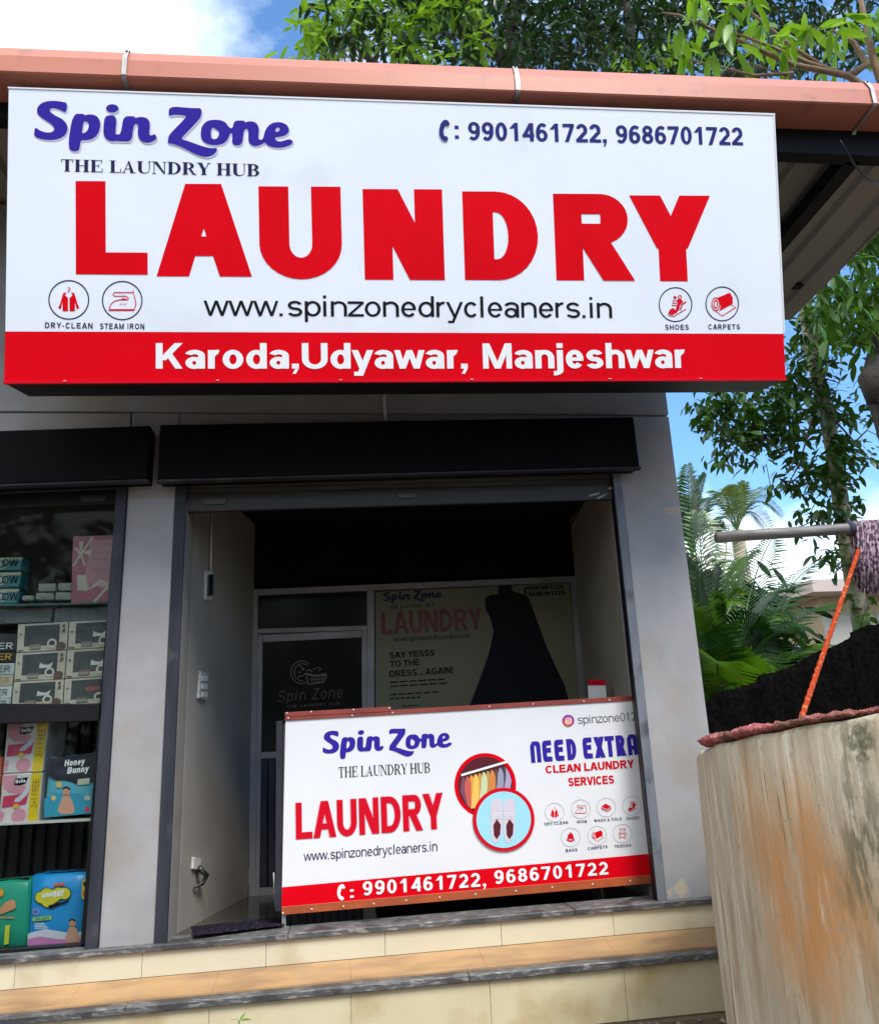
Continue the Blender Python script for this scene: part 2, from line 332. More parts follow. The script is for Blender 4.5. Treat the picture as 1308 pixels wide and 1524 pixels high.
        t = w*.92; [dg(x0, 0, x1, X, t) for x0, x1 in ((a*.27, t/2), (a*.27, a/2), (a*.73, a/2), (a*.73, a-t/2))]
    elif c == 'x': t = w*1.1; dg(t/2, 0, a-t/2, X, t); dg(a-t/2, 0, t/2, X, t)
    elif c == 'z': bar(0, 0, a, h); bar(0, X-h, a, X); dg(w*.6, h*.9, a-w*.6, X-h*.9, w*1.1)
    elif c == '0': arc(a/2, .5, a/2, .51, 0, 360)
    elif c == '1': bar(a*.45, 0, a*.45+w, 1); dg(a*.2, .68, a*.45+w*.5, .98, w*1.0)
    elif c == '2': arc(a*.49, .68, a*.49, .33, 165, -28); dg(w*.5, h*.7, a-w*.62, .56, w*1.3); bar(0, 0, a, h)
    elif c == '3': arc(a*.48, .735, a*.46, .275, 160, -90); arc(a*.48, .28, a*.5, .29, 90, -160)
    elif c == '4': bar(a*.62, 0, a*.62+w, 1); bar(0, .22, a, .22+h); dg(w*.45, .28, a*.62+w*.35, .98, w*1.05)
    elif c == '6': arc(a/2, .325, a/2, .335, 0, 360); arc(a*.56, .5, a*.56, .515, 50, 190)
    elif c == '7': bar(0, 1-h, a, 1); dg(a*.33, 0, a-w*.55, 1-h*.9, w*1.05)
    elif c == '8': arc(a/2, .735, a*.45, .275, 0, 360, w*.92, h*.95); arc(a/2, .285, a/2, .295, 0, 360)
    elif c == '9': arc(a/2, .675, a/2, .335, 0, 360); arc(a*.44, .5, a*.56, .515, -130, 10)
    elif c == ',': bar(0, 0, w*1.05, h*1.1); dg(w*.35, -.2, w*.8, .02, w*.5)
    elif c == '.': bar(0, 0, w*1.05, h*1.1)
    elif c == ':': bar(0, 0, w*1.05, h*1.1); bar(0, X-h*1.1, w*1.05, X)
    elif c == '-': bar(0, .3, a, .3+h)
    elif c == '+': bar(0, .36, a, .36+h*.8); bar(a/2-w*.4, .1, a/2+w*.4, .72)
    elif c == '!': bar(0, .3, w, 1); bar(0, 0, w, h*1.1)
    elif c == '&': arc(a*.42, .77, a*.25, .24, 0, 360); arc(a*.4, .28, a*.4, .29, 60, 360); dg(a*.9, 0, a*.3, .6)
    return [[[(x + sb, y) for x, y in lp] for lp in q] for q in P], adv
# heavier display letters of the counter banner: arches for N and A, round-backed E
def display(ch, w, h, wide=1.0):
    P = []
    def bar(x0, y0, x1, y1): P.append([[(x0, y0), (x1, y0), (x1, y1), (x0, y1)]])
    a = .62
    if ch in 'NA':
        P.append([[(0, 0), (w, 0), (w, .70), (a*.45, .82), (a-w, .74), (a-w, 0), (a, 0), (a, .8), (a*.93, .93), (a*.75, 1), (a*.25, 1), (0, .8)]])
        if ch == 'A': bar(w*.8, .25, a-w*.8, .25+h*.9)
    elif ch == 'E':
        P.append([[(.12, 0), (a*.9, .0), (a*.9, h), (w, h+.02), (w, .42), (a*.82, .42), (a*.82, .42+h), (w, .42+h), (w, 1-h-.02), (a*.9, 1-h), (a*.9, 1), (.12, 1), (.03, .92), (0, .75), (0, .25), (.03, .08)]])
    else: return glyph(ch, w, h, .72)
    return [[[(x + .05, y) for x, y in lp] for lp in q] for q in P], a + .10
# a bold roman alphabet with serifs for the strap line
def serif(ch, w, h, wide=1.0):
    P = []; th = .055; S = .085; sh = .05
    def bar(x0, y0, x1, y1): P.append([[(x0, y0), (x1, y0), (x1, y1), (x0, y1)]])
    def stem(x, ww=w, b=True, t=True):
        bar(x, 0, x+ww, 1)
        if b: bar(x-S, 0, x+ww+S, sh)
        if t: bar(x-S, 1-sh, x+ww+S, 1)
    def bowl(x0, y0, x1, y1):
        n = 10; ry = (y1-y0)/2; cy = (y0+y1)/2; rx = (x1-x0)
        an = [R(-90 + 180*i/n) for i in range(n+1)]
        P.append([[(x0 + rx*math.cos(t), cy + ry*math.sin(t)) for t in an] + [(x0 + (rx-w*.95)*math.cos(t), cy + (ry-th)*math.sin(t)) for t in an[::-1]]])
    if ch == 'T': adv = .98; stem(.49-w/2, t=False); bar(.06, 1-th, .92, 1); bar(.06, .72, .06+.05, 1); bar(.87, .72, .92, 1)
    elif ch == 'H': adv = 1.16; stem(.14); stem(1.02-w); bar(.3, .48, .85, .48+th)
    elif ch == 'E': adv = 1.0; stem(.14); bar(.3, 0, .9, th); bar(.3, 1-th, .88, 1); bar(.3, .5, .66, .5+th); bar(.86, 0, .92, .3); bar(.83, .72, .88, 1); bar(.63, .38, .68, .67)
    elif ch == 'L': adv = .92; stem(.14); bar(.3, 0, .86, th); bar(.82, 0, .87, .34)
    elif ch == 'A':
        adv = 1.08; P.append([[(.90-w, 0), (.90, 0), (.56, 1), (.50, 1), (.50-.03, .93)]]); P.append([[(.12, 0), (.18, 0), (.56, 1), (.50, 1)]]); bar(.24, .3, .78, .3+th); bar(.02, 0, .3, sh); bar(.62, 0, 1.04, sh)
    elif ch == 'U':
        adv = 1.12; bar(.14, .3, .14+w, 1); bar(.14-S, 1-sh, .14+w+S, 1); bar(.92, .3, .98, 1); bar(.84, 1-sh, 1.08, 1)
        an = [R(180 + 180*i/10) for i in range(11)]; P.append([[(.56+.42*math.cos(t), .31+.32*math.sin(t)) for t in an] + [(.60+.36*math.cos(t) if math.cos(t) > 0 else .56+(.42-w)*math.cos(t), .33+.27*math.sin(t)) for t in an[::-1]]])
    elif ch == 'N': adv = 1.14; bar(.16, 0, .22, 1); bar(.06, 0, .34, sh); bar(.04, 1-sh, .3, 1); bar(.92, 0, .98, 1); bar(.82, 1-sh, 1.1, 1); P.append([[(.88, 0), (.98, 0), (.98, .06), (.16+w, 1), (.14, 1)]])
    elif ch == 'D': adv = 1.1; stem(.14); bowl(.44, 0, 1.02, 1); bar(.3, 0, .44, th); bar(.3, 1-th, .44, 1)
    elif ch == 'R': adv = 1.12; stem(.14); bowl(.5, .46, .9, 1); bar(.3, .46, .5, .46+th); bar(.3, 1-th, .5, 1); P.append([[(.5, .48), (.68, .48), (.92, .12), (1.02, .05), (1.1, .06), (1.1, 0), (.84, 0), (.76, .08)]])
    elif ch == 'Y': adv = 1.04; bar(.52-w/2, 0, .52+w/2, .46); bar(.52-w/2-S, 0, .52+w/2+S, sh); P.append([[(.52-w/2, .44), (.52+w/2, .44), (.10+w, 1), (.10, 1)]]); P.append([[(.56, .44), (.62, .44), (.94, 1), (.88, 1)]]); bar(.0, 1-sh, .10+w+.06, 1); bar(.76, 1-sh, 1.04, 1)
    elif ch == 'B': adv = 1.05; stem(.14); bowl(.5, 0, .96, .54); bowl(.48, .49, .9, 1); bar(.3, 0, .5, th); bar(.3, 1-th, .5, 1); bar(.3, .49, .5, .49+th)
    else: return [], .42
    return P, adv
def layout(s, w, h, font=glyph, track=0.0, slant=0.0):
    shapes, x = [], 0.0
    for ch in s:
        g, adv = font(ch, w, h)
        shapes += [[[(q[0] + x + slant * q[1], q[1]) for q in lp] for lp in poly] for poly in g]; x += adv + track
    xs = [q[0] for sh in shapes for lp in sh for q in lp]
    return shapes, min(xs), max(xs)
def text(pl, s, p0, p1, cap, m, parent, w=.19, h=None, font=glyph, track=None, layer=1, slant=0.0, cap1=None):
    """p0, p1: pixels where the line's baseline starts and ends; cap: its cap height in pixels there"""
    if track is None: track = -.055 if font is glyph and len(s) > 5 else 0.0
    shapes, x0, x1 = layout(s, w, w * .86 if h is None else h, font, track, slant)
    cap1 = cap if cap1 is None else cap1
    A, B = pl.at(*p0), pl.at(*p1); A2, B2 = pl.at(p0[0] , p0[1] - cap), pl.at(p1[0], p1[1] - cap1)
    upa = (A2 - A); d = (B - A).normalized(); upa = (upa - upa.dot(d) * d); upb = (B2 - B); upb = upb - upb.dot(d) * d
    def f(x, y, off):
        t = (x - x0) / (x1 - x0); return A.lerp(B, t) + upa.lerp(upb, t) * y + pl.n * off
    return prints('lettering', shapes, f, m, parent, layer)

# the brush lettered name, outlines in units of its own width
_k = 6.229
def _u(lst, ox, oy): return [((x / _k + ox), (y / _k + oy)) for x, y in lst]
_S = _u([(365,92),(355,190),(300,160),(240,140),(205,150),(210,185),(260,220),(320,250),(360,295),(372,350),(350,405),(300,440),(230,455),(150,450),(90,430),(65,410),(75,328),(120,365),(180,385),(230,380),(252,350),(235,310),(180,270),(120,230),(90,190),(92,140),(130,95),(190,75),(250,73),(310,80)], 40, 135)
_p = _u([(412,200),(520,198),(518,215),(560,203),(610,208),(650,235),(668,290),(660,360),(635,410),(600,440),(550,455),(500,455),(488,470),(475,568),(368,555)], 40, 135)
_ph = _u([(515,270),(540,272),(560,290),(562,330),(545,370),(515,390),(498,388)], 40, 135)
_dot = ell(775/_k+40, 143/_k+135, 57/_k, 40/_k, 20)
_in = _u([(708,212),(817,212),(805,390),(815,402),(840,400),(858,375),(878,220),(985,220),(982,240),(1030,225),(1085,232),(1118,265),(1122,320),(1115,390),(1125,410),(1145,405),(1168,392),(1188,430),(1170,455),(1120,480),(1070,478),(1030,455),(1010,400),(1015,320),(1008,295),(985,295),(972,320),(955,468),(848,466),(820,462),(770,468),(720,445),(697,400),(695,330)], 40, 135)
_Zg = _u([(80,95),(100,70),(140,62),(220,68),(300,75),(390,73),(385,160),(330,225),(260,305),(190,382),(260,400),(340,432),(420,460),(480,472),(535,468),(530,500),(500,535),(450,555),(400,555),(330,530),(250,485),(170,445),(110,425),(72,425),(80,350),(130,290),(200,215),(255,150),(180,140),(120,140),(85,155)], 235, 145)
_one = _u([(380,330),(385,270),(410,225),(450,195),(510,187),(570,192),(615,215),(640,255),(660,272),(680,268),(695,195),(795,195),(793,215),(840,200),(890,208),(920,240),(930,290),(922,350),(925,380),(945,388),(968,375),(985,300),(1010,255),(1050,220),(1105,207),(1160,215),(1200,240),(1218,285),(1205,320),(1170,345),(1110,357),(1080,360),(1085,385),(1110,403),(1150,400),(1190,385),(1225,378),(1258,405),(1230,435),(1170,458),(1120,465),(1060,460),(1010,440),(985,410),(960,425),(930,442),(890,450),(850,435),(828,400),(830,330),(825,280),(800,275),(785,300),(770,440),(672,440),(680,322),(660,318),(650,340),(630,390),(590,425),(530,440),(460,435),(410,410),(385,375)], 235, 145)
_oh = _u([(490,262),(515,275),(555,305),(550,345),(530,378),(495,382),(475,360),(475,300)], 235, 145)
_eh = _u([(1110,258),(1130,270),(1125,295),(1095,308),(1082,300),(1088,272)], 235, 145)
def _n(lp): return [((x - 50.4) / 386.6, -(y - .034 * (x - 50.4) - 207) / 386.6) for x, y in chaikin(lp)]
BRAND = [[_n(_S)], [_n(_p), _n(_ph)], [_n(_dot)], [_n(_in)], [_n(_Zg)], [_n(_one), _n(_oh), _n(_eh)]]
def brand(pl, p0, p1, m, parent, tall=1.0, layer=1, shift=(0, 0), name='lettering'):
    A, B = pl.at(p0[0] + shift[0], p0[1] + shift[1]), pl.at(p1[0] + shift[0], p1[1] + shift[1])
    d = B - A; up = pl.at(p0[0] + shift[0], p0[1] + shift[1] - 50) - A; dn = d.normalized(); up = (up - up.dot(dn) * dn).normalized() * d.length * tall
    return prints(name, BRAND, lambda x, y, off: A + d * x + up * y + pl.n * off, m, parent, layer)

# pictograms, drawn in a unit circle with y up
def ic_jacket(): 
    L = [(-.12,.42),(-.30,.36),(-.46,-.2),(-.56,-.45),(-.42,-.5),(-.34,-.1),(-.32,-.62),(-.04,-.62),(-.04,.1),(-.2,.25)]
    return [[L], [[(-x, y) for x, y in L[::-1]]], strip([(-.05,.42),(0,.5),(.07,.56),(.05,.66),(-.05,.66)], .05)]
def ic_iron():
    return [strip([(-.72,-.52),(.66,-.52)], .10), strip([(-.7,-.45),(-.6,-.2),(-.4,-.02),(-.1,.04),(.3,.04),(.34,.12),(.2,.24),(-.42,.24),(-.5,.32),(-.44,.44),(.6,.44),(.68,.1),(.74,-.2),(.66,-.45)], .05), strip([(.6,.44),(.58,.56)], .05), [ell(-.1,-.2,.04,n=8)], [ell(.04,-.2,.04,n=8)], [ell(.18,-.2,.04,n=8)], [[(-.08,.05),(.0,.12),(.18,.12),(.24,.05)]]]
def ic_shoe():
    return [[[(-.5,-.58),(-.35,-.3),(-.15,-.2),(.0,-.35),(.12,.1),(.1,.3),(.3,.38),(.5,.2),(.3,-.05),(.24,-.3),(.1,-.5),(-.2,-.66)]], strip([(-.48,-.68),(-.1,-.74),(.3,-.5),(.68,-.28)], .05), strip([(.3,-.35),(.42,0),(.68,.18)], .09), ring(.28,.46,.13,.05,14), [[(-.12,.55),(.08,.48),(.06,.36),(-.12,.36)]],
            strip([(-.2,.24),(.1,.22)], .05), strip([(-.22,.1),(.08,.08)], .05), strip([(-.25,-.04),(.05,-.06)], .05)]
def ic_carpet():
    return [[[(-.36,.36),(.5,.7),(.68,.4),(.68,0),(-.2,-.46),(-.1,-.2),(-.16,.2)]], [ell(-.42,-.02,.28,.44,18), ell(-.42,-.02,.22,.37,18)], [ell(-.42,-.02,.15,.28,16), ell(-.42,-.02,.09,.2,16)], strip([(-.4,-.45),(.0,-.75),(.9,-.2),(.6,-.06)], .05)]
def ic_fold(): return [[[(-.6,.1),(-.1,.5),(.6,.12),(.1,-.25)]], strip([(-.6,-.06),(.1,-.4),(.6,-.02)], .09), strip([(-.6,-.22),(.1,-.58),(.6,-.2)], .07), strip([(-.6,.05),(-.6,-.25)], .06), strip([(.6,.05),(.6,-.25)], .06)]
def ic_bag(): return [[chaikin([(-.36,-.6),(-.4,.2),(-.2,.5),(.2,.5),(.4,.2),(.36,-.6)],1), ell(0,-.3,.2,.1,12)], strip([(-.12,.5),(-.1,.64),(.1,.64),(.12,.5)], .06), [[(-.52,-.5),(-.42,-.5),(-.42,-.1),(-.52,-.15)]], [[(.52,-.5),(.42,-.5),(.42,-.1),(.52,-.15)]]]
def ic_bear(): return [ring(0,.3,.32,.05,18), ring(-.26,.55,.13,.05,12), ring(.26,.55,.13,.05,12), ring(0,-.22,.3,.05,18), ring(-.3,-.5,.16,.05,12), ring(.3,-.5,.16,.05,12), ring(-.4,-.05,.15,.05,12), ring(.4,-.05,.15,.05,12), [ell(0,.24,.06,n=8)]]
def icon(pl, c, r, shapes, m, mring, parent, wr=.06, k=1.0, scale=.92):
    T = lambda x, y, off: pl.at(c[0] + x * r * scale, c[1] - y * r * k * scale, off)
    prints('pictogram', shapes, T, m, parent)
    prints('pictogram_ring', [ring(0, 0, 1, wr)], lambda x, y, off: pl.at(c[0] + x * r, c[1] - y * r * k, off), mring, parent)
PHONE = [[[(.62,1),(.80,.93),(.92,.78),(.78,.70),(.60,.76),(.48,.60),(.42,.42),(.50,.24),(.68,.22),(.80,.12),(.72,.0),(.5,0),(.28,.10),(.14,.3),(.12,.55),(.22,.80),(.40,.95)]]]
def phone(pl, x0, y0, x1, y1, m, parent): prints('pictogram', PHONE, lambda x, y, off: pl.at(x0 + (x1-x0)*x, y1 - (y1-y0)*y, off), m, parent, 4)

# ================================================================ SETTING: ground
def grid_sheet(name, x0, x1, y0, y1, nx, ny, zf, m, parent=None):
    vs = [(x0+(x1-x0)*i/nx, y0+(y1-y0)*j/ny, zf(x0+(x1-x0)*i/nx, y0+(y1-y0)*j/ny)) for j in range(ny+1) for i in range(nx+1)]
    fs = [(j*(nx+1)+i, j*(nx+1)+i+1, (j+1)*(nx+1)+i+1, (j+1)*(nx+1)+i) for j in range(ny) for i in range(nx)]
    return mesh(name, vs, fs, m, parent, True)
M['ground'] = mat('dark_laterite_ground', (.15, .11, .08), .95, c2=(.11, .08, .055), scale=1.5, dirt=(.13, .10, .07), dscale=.4, bump=.02, bscale=14)  # dark base colour chosen to weaken light bounced off the ground
tag(grid_sheet('ground', -400, 400, -400, 400, 4, 4, lambda x, y: .22, M['ground']), kind='structure')
M['gravel'] = mat('gravel_stones', (.30, .22, .19), .9, c2=(.16, .11, .10), scale=30, detail=3)
mb = MB()
for i in range(900):
    x, y = random.uniform(.7, 2.2), random.uniform(-1.5, -.34); r = random.uniform(.006, .02)
    q = [V((x, y, .222 + r*.4)) + V((random.uniform(.7,1.2)*dx*r, random.uniform(.7,1.2)*dy*r, dz*r*.7)) for dx, dy, dz in ((1,0,0),(0,1,0),(-1,0,0),(0,-1,0),(0,0,1),(0,0,-1))]
    mb.add(q, [(0,1,4),(1,2,4),(2,3,4),(3,0,4),(1,0,5),(2,1,5),(3,2,5),(0,3,5)])
tag(mb.build('gravel', M['gravel']), 'small reddish gravel at the foot of the steps', 'gravel', kind='stuff')

# ================================================================ BUILDING
S = lambda x: .0157 * x                                             # the platform rises a little to the right
shop = empty('shop_building', (0, 0, .22), 'grey plastered single storey shop row with two shuttered bays', 'building')
XL, XP0, XP1, XR0, XR1 = -4.2, -1.108, -.862, 1.602, 1.935
ZT = 4.56
def pcol(name, x0, x1, y0, y1, z0, z1, m, bev=.004): return box(name, (x0, y0, z0), (x1, y1, z1), m, shop, bev)
pcol('pillar', XP0, XP1, 0, .24, .60, 3.268, M['wall'])
pcol('pillar', XR0, XR1, 0, .24, .60, 3.262, M['wall'])
pcol('pillar', XL, -3.6, 0, .24, .56, 3.22, M['wall'])
pcol('beam', XL, XR1 - .002, -.008, .24, 3.27, ZT, M['wall'])
pcol('lintel', XP1 + .002, XR0 - .002, .004, .236, 2.96, 3.266, M['wall'], 0)
pcol('lintel', -3.598, XP0 - .002, .004, .236, 2.94, 3.266, M['wall'], 0)
pcol('side_wall', XR1 - .24, XR1 - .003, .242, 3.2, .3, ZT - .01, M['wall'])
pcol('back_wall', XL, XR1 - .245, 3.0, 3.2, .3, ZT - .01, M['wall'])
pcol('plinth', XL, XR1 - .01, .03, 3.0, .2, .606, M['grout'], 0)
# plaster hole at the pillar's corner, a rim of bare mortar round a shallow hollow
P0 = YP(0)
hole = prints('plaster_patch', [[ell(1001, 760, 11, 5, 20)]], px(P0), mat('bare_mortar', (.50, .40, .30), .9, c2=(.3,.24,.18), scale=60, bump=.003), shop)
prints('plaster_patch', [[chaikin([(974,1312),(1035,1306),(1036,1338),(976,1342)],1)]], px(P0), mat('cement_patch', (.27,.28,.31), .8, c2=(.42,.37,.28), scale=9, lo=.5, hi=.6), shop, 1)
# room lining
YB = 1.32
prism('inner_wall', [(-.80, .245, .6), (-.575, YB, .6), (-.575, YB, 3.2), (-.80, .245, 3.2)], (-.06, 0, 0), M['wall_in'], shop)
prism('inner_wall', [(1.607, .245, .6), (1.668, YB, .6), (1.668, YB, 3.2), (1.607, .245, 3.2)], (.06, 0, 0), M['wall_in'], shop)
box('inner_wall', (-.86, .008, .6), (-.802, .25, 2.755), M['wall_in'], shop)
box('inner_wall', (1.62, .008, .6), (1.66, .25, 2.755), M['wall_in'], shop)
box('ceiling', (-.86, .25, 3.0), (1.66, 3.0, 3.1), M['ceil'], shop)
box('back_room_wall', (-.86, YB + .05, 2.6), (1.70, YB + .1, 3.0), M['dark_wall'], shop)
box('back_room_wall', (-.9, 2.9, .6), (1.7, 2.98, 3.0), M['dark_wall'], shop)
M['floor_in'] = mat('polished_floor_tile', (.05, .045, .038), .14, c2=(.035, .03, .026), scale=3, bump=.0003)
for i in range(5):
    for j in range(3):
        x0, y0 = -.80 + i*.505, .14 + j*.60
        x1 = min(x0 + .50, 1.66)
        if j == 0 or True: box('floor_tile', (x0, y0, .607), (x1, y0 + .596, .621), M['floor_in'], shop)
# granite threshold and steps
steps = empty('front_steps', (0, -.2, .22), 'two cream and sandstone tiled steps with dark granite edges below the shop', 'steps')
def edge_slab(x0, x1, y0, y1, zt, th, m, name='granite_edge', bev=.004):
    return prism(name, [(x0, y0, zt + S(x0) - th), (x1, y0, zt + S(x1) - th), (x1, y0, zt + S(x1)), (x0, y0, zt + S(x0))], (0, y1 - y0, 0), m, steps, bev)
gx = [-4.3, -2.9, -1.62, -.25, 1.12, 1.96]
for a, b in zip(gx, gx[1:]): edge_slab(a, b - .002, -.05, .155, .640, .028, M['granite'])
rx = [-4.2, -3.65, -3.1, -2.56, -2.01] + [YP(-.03).at(x, y).x for x, y in ((22,1455),(211,1440),(396,1423),(573,1400),(746,1392),(913,1378))] + [1.955]
def riser(xs, y, z0, z1, m, th=.012, gap=.0018):
    for a, b in zip(xs, xs[1:]):
        prism('riser_tile', [(a + gap/2, y, z0 + S(a)), (b - gap/2, y, z0 + S(b)), (b - gap/2, y, z1 + S(b)), (a + gap/2, y, z1 + S(a))], (0, th, 0), m, steps, .0008)
riser(rx, -.032, .507, .611, M['tile'])
box('step_core', (XL, -.018, .2), (XR1, .03, .56), M['grout'], steps)
tx = [-4.2, -3.6, -3.0, -2.37, -1.77, -1.16, -.56] + [.035, .64, 1.25, 1.95]
for a, b in zip(tx, tx[1:]):
    prism('tread_tile', [(a + .0004, -.265, .473 + S(a)), (b - .0004, -.265, .473 + S(b)), (b - .0004, -.034, .506 + S(b)), (a + .0004, -.034, .506 + S(a))], (0, 0, -.014), M['tread'], steps, .0002)
for a, b in zip([-4.2, -2.2, -.9, .55, 1.96][:-1], [-2.2, -.9, .55, 1.96]): edge_slab(a, b - .002, -.345, -.267, .466, .030, M['granite'])
riser(tx, -.325, .222, .434, M['tile_low'])
box('step_core', (XL, -.31, .2), (XR1 + .01, -.02, .40), M['grout'], steps)

# ================================================================ ROOF, GUTTER
roof = empty('canopy_roof', (1, 0, 4.6), 'flat metal canopy roof seen from below with dark steel rafters', 'roof')
YR0, YR1, XV = -.80, 1.15, 3.54
def rz(y): return 4.63 - .03 * (y + .75)
nr = 0; x = -4.2
while x < XV - .05:                                                 # trapezoidal sheet ribs, each sheet a part
    x1 = min(x + .98, XV); prof = []
    k = x
    while k < x1 - .02:
        for dx, dz in ((0, 0), (.16, 0), (.185, .03), (.22, .03), (.245, 0)):
            if k + dx <= x1 + 1e-4: prof.append((k + dx, dz))
        k += .245
    prof = sorted(set(prof)); prof.append((x1, 0))
    YE = 3.6 if x < 1.9 else YR1
    vs = [(a, y, rz(y) + b) for y in (YR0, YE) for a, b in prof]; n = len(prof)
    o = mesh('roof_sheet', vs, [(i, i+1, n+i+1, n+i) for i in range(n-1)], M['roof_un'], roof)
    sm = o.modifiers.new('s', 'SOLIDIFY'); sm.thickness = .003; x = x1
for xr in (-2.6, -.9, .9, 2.885): box('rafter', (xr - .045, YR0 + .04, 4.50), (xr + .045, YR1 + (.05 if xr > 2 else 2), 4.585), M['steel_dk'], roof)
for yr in (.71, -.72): box('purlin', (-4.2, yr - .03, 4.588 if yr > 0 else 4.585), (XV - .06, yr + .03, 4.612), M['steel_dk'], roof)
box('fascia', (-4.2, -.805, 4.48), (XV - .02, -.745, 4.74), M['steel_dk'], roof)
box('purlin', (-4.2, -.74, 4.50), (XV - .02, -.70, 4.584), M['steel_dk'], roof)
box('verge_trim', (XV - .005, YR0, 4.59), (XV + .015, YR1, 4.66), M['roof_un'], roof)
# diagonal stay and loose cable under the canopy
P4 = Pl((0, 0, 4.49), (0, 0, -1))
tag(tube('loose_cable', [P4.at(1250,209), P4.at(1268,232) - V((0,0,.05)), P4.at(1290,258) - V((0,0,.04)), P4.at(1330,282)], .006, M['blackp']), 'thin black cable drooping below the canopy beside the signboard', 'cable')
gut = empty('roof_gutter', (1, -1, 4.6), 'long terracotta coloured rain gutter along the front of the roof', 'gutter')
def G(x): return .0165 * x
prof = [(-1.0, .0), (-1.0, .118), (-.985, .150), (-.985, .158), (-.80, .158), (-.80, .002), (-.978, -.002)]   # y, z
prof = [(-.995, .000), (-1.003, .006), (-1.003, .096), (-.975, .165), (-.97, .172), (-.96, .165), (-.96, .10), (-.808, .10), (-.808, -.002)]
gxs = [-4.4, -2.1, .9, 3.62]
for a, b in zip(gxs, gxs[1:]):
    vs = [(xx, y, 4.592 + G(xx) + z + (.001 if a == .9 else 0)) for xx in (a, b) for y, z in prof]; n = len(prof)
    fs = [(i, (i+1) % n, n+(i+1) % n, n+i) for i in range(n)] + [tuple(range(n))[::-1], tuple(range(n, 2*n))]
    mesh('gutter_length', vs, fs, M['gutter'], gut)
PG = YP(-1.008)
for (xt, yt) in ((187, 74), (768, 97), (1294, 118)):
    c = PG.at(xt, yt).x; z = 4.592 + G(c)
    path = [(-.90, .186), (-.972, .182), (-.984, .170), (-1.012, .098), (-1.012, .002), (-1.002, -.008), (-.82, -.012), (-.77, -.05)]
    vs, fs = [], []
    for i, (y, zz) in enumerate(path): vs += [(c - .011, y, z + zz), (c + .011, y, z + zz)]
    for i in range(len(path) - 1): fs.append((2*i, 2*i+1, 2*i+3, 2*i+2))
    b = mesh('bracket', vs, fs, M['zinc'], gut); sm = b.modifiers.new('s', 'SOLIDIFY'); sm.thickness = .0025; sm.offset = 0
    v_, f_ = tube_mesh([(c, -.985, z + .160), (c, -.992, z + .163)], .006, 8); mesh('bolt', v_, f_, M['steel_dk'], b)

# ================================================================ MAIN SIGNBOARD
tilt, yaw = R(12.5), R(-.85)
nS = V((math.sin(yaw) * 1.0, -math.cos(tilt), -math.sin(tilt)))
PS = Pl((.37, -.85, 3.83), nS)
sign = empty('shop_signboard', PS.at(600, 560) + V((0, .1, 0)), 'large white and red tilted laundry signboard hanging in front of the beam', 'signboard')
q = [(12,130),(1152,170),(1170,565),(5,570)]
slabpx('sign_box', PS, q, .30, M['edge'], sign, .003, off=-.004)
prism('sign_face', pq(PS, [(13,131),(1151,171),(1166,496.5),(8,493)]), -PS.n * .0035, M['sign_w'], sign)
prism('sign_band', pq(PS, [(8,493.2),(1166,496.7),(1169,564),(6,569)]), -PS.n * .0035, M['red'], sign)
fr = mat('white_edge_strip', (.7, .7, .74), .4); tp = PS
for a, b in (((12,130),(1152,170)),):
    slabpx('edge_strip', PS, [(a[0], a[1]-1), (b[0]+1, b[1]-1.5), (b[0]+1, b[1]+1.2), (a[0], a[1]+1.2)], .02, fr, sign, off=.003)
slabpx('edge_strip', PS, [(1150.5,170),(1152.5,170),(1168,496),(1166,496)], .02, fr, sign, off=.003)
slabpx('edge_strip', PS, [(5,567.5),(1170,563),(1170,566),(5,571)], .02, M['red2'], sign, off=.004)
brand(PS, (50.4, 207), (437, 220.1), M['lil'], sign, layer=1, shift=(1.8, 2.6))
brand(PS, (50.4, 207), (437, 220.1), M['navy'], sign, layer=2)
text(PS, 'THE LAUNDRY HUB', (91, 254.5), (386, 262), 18, M['ink'], sign, w=.26, font=serif, track=-.02)
for ch, x0, x1, yb, yt in (('L',113,220,408,269),('A',233,375,411,273),('U',387,510,413,277),('N',543,662,416,281),('D',692,803,416.5,284.5),('R',828,945,417,288),('Y',942,1063,418,290.5)):
    hor = .235; st = (42 if ch != 'R' else 41) / (x1 - x0) * {'L':.70,'A':.97,'U':.85,'N':.85,'D':.85,'R':.81,'Y':.90}[ch]
    text(PS, ch, (x0, yb), (x1, yb + .6), yb - yt, M['red'], sign, w=st * (.98 if ch == 'Y' else 1.06), h=hor)
phone(PS, 651, 178, 671, 210, M['indigo'], sign)
text(PS, ':', (677, 206), (683, 206.1), 27, M['navy'], sign, w=.2)
text(PS, '9901461722,', (697, 208), (903, 212), 27, M['indigo'], sign, w=.205)
text(PS, '9686701722', (917, 212.5), (1106, 216), 26.5, M['indigo'], sign, w=.205)
text(PS, 'www.spinzonedrycleaners.in', (303, 469.5), (911, 473), 31, M['black'], sign, w=.13, h=.115)
text(PS, 'Karoda,Udyawar,', (232, 548.5), (696, 548.5), 38, M['white'], sign, w=.218, h=.175)
text(PS, 'Manjeshwar', (719, 548.5), (1020, 547.5), 37.5, M['white'], sign, w=.218, h=.175)
for t_, a, b, c in (('DRY-CLEAN',(67,488),(138,489),8.5),('STEAM IRON',(149,489.3),(215,489.8),8.3),('SHOES',(990,490.5),(1025,490.5),7.6),('CARPETS',(1054,490),(1101,490),7.6)):
    text(PS, t_, a, b, c, M['ink'], sign, w=.2, track=.12)
icon(PS, (102.5, 446), 30.5, ic_jacket(), M['red'], M['ink'], sign, k=.97)
icon(PS, (182, 447), 30.3, ic_iron(), M['red2'], M['ink'], sign, k=.97)
icon(PS, (1005, 453), 25, ic_shoe(), M['red2'], M['ink'], sign, k=1.04)
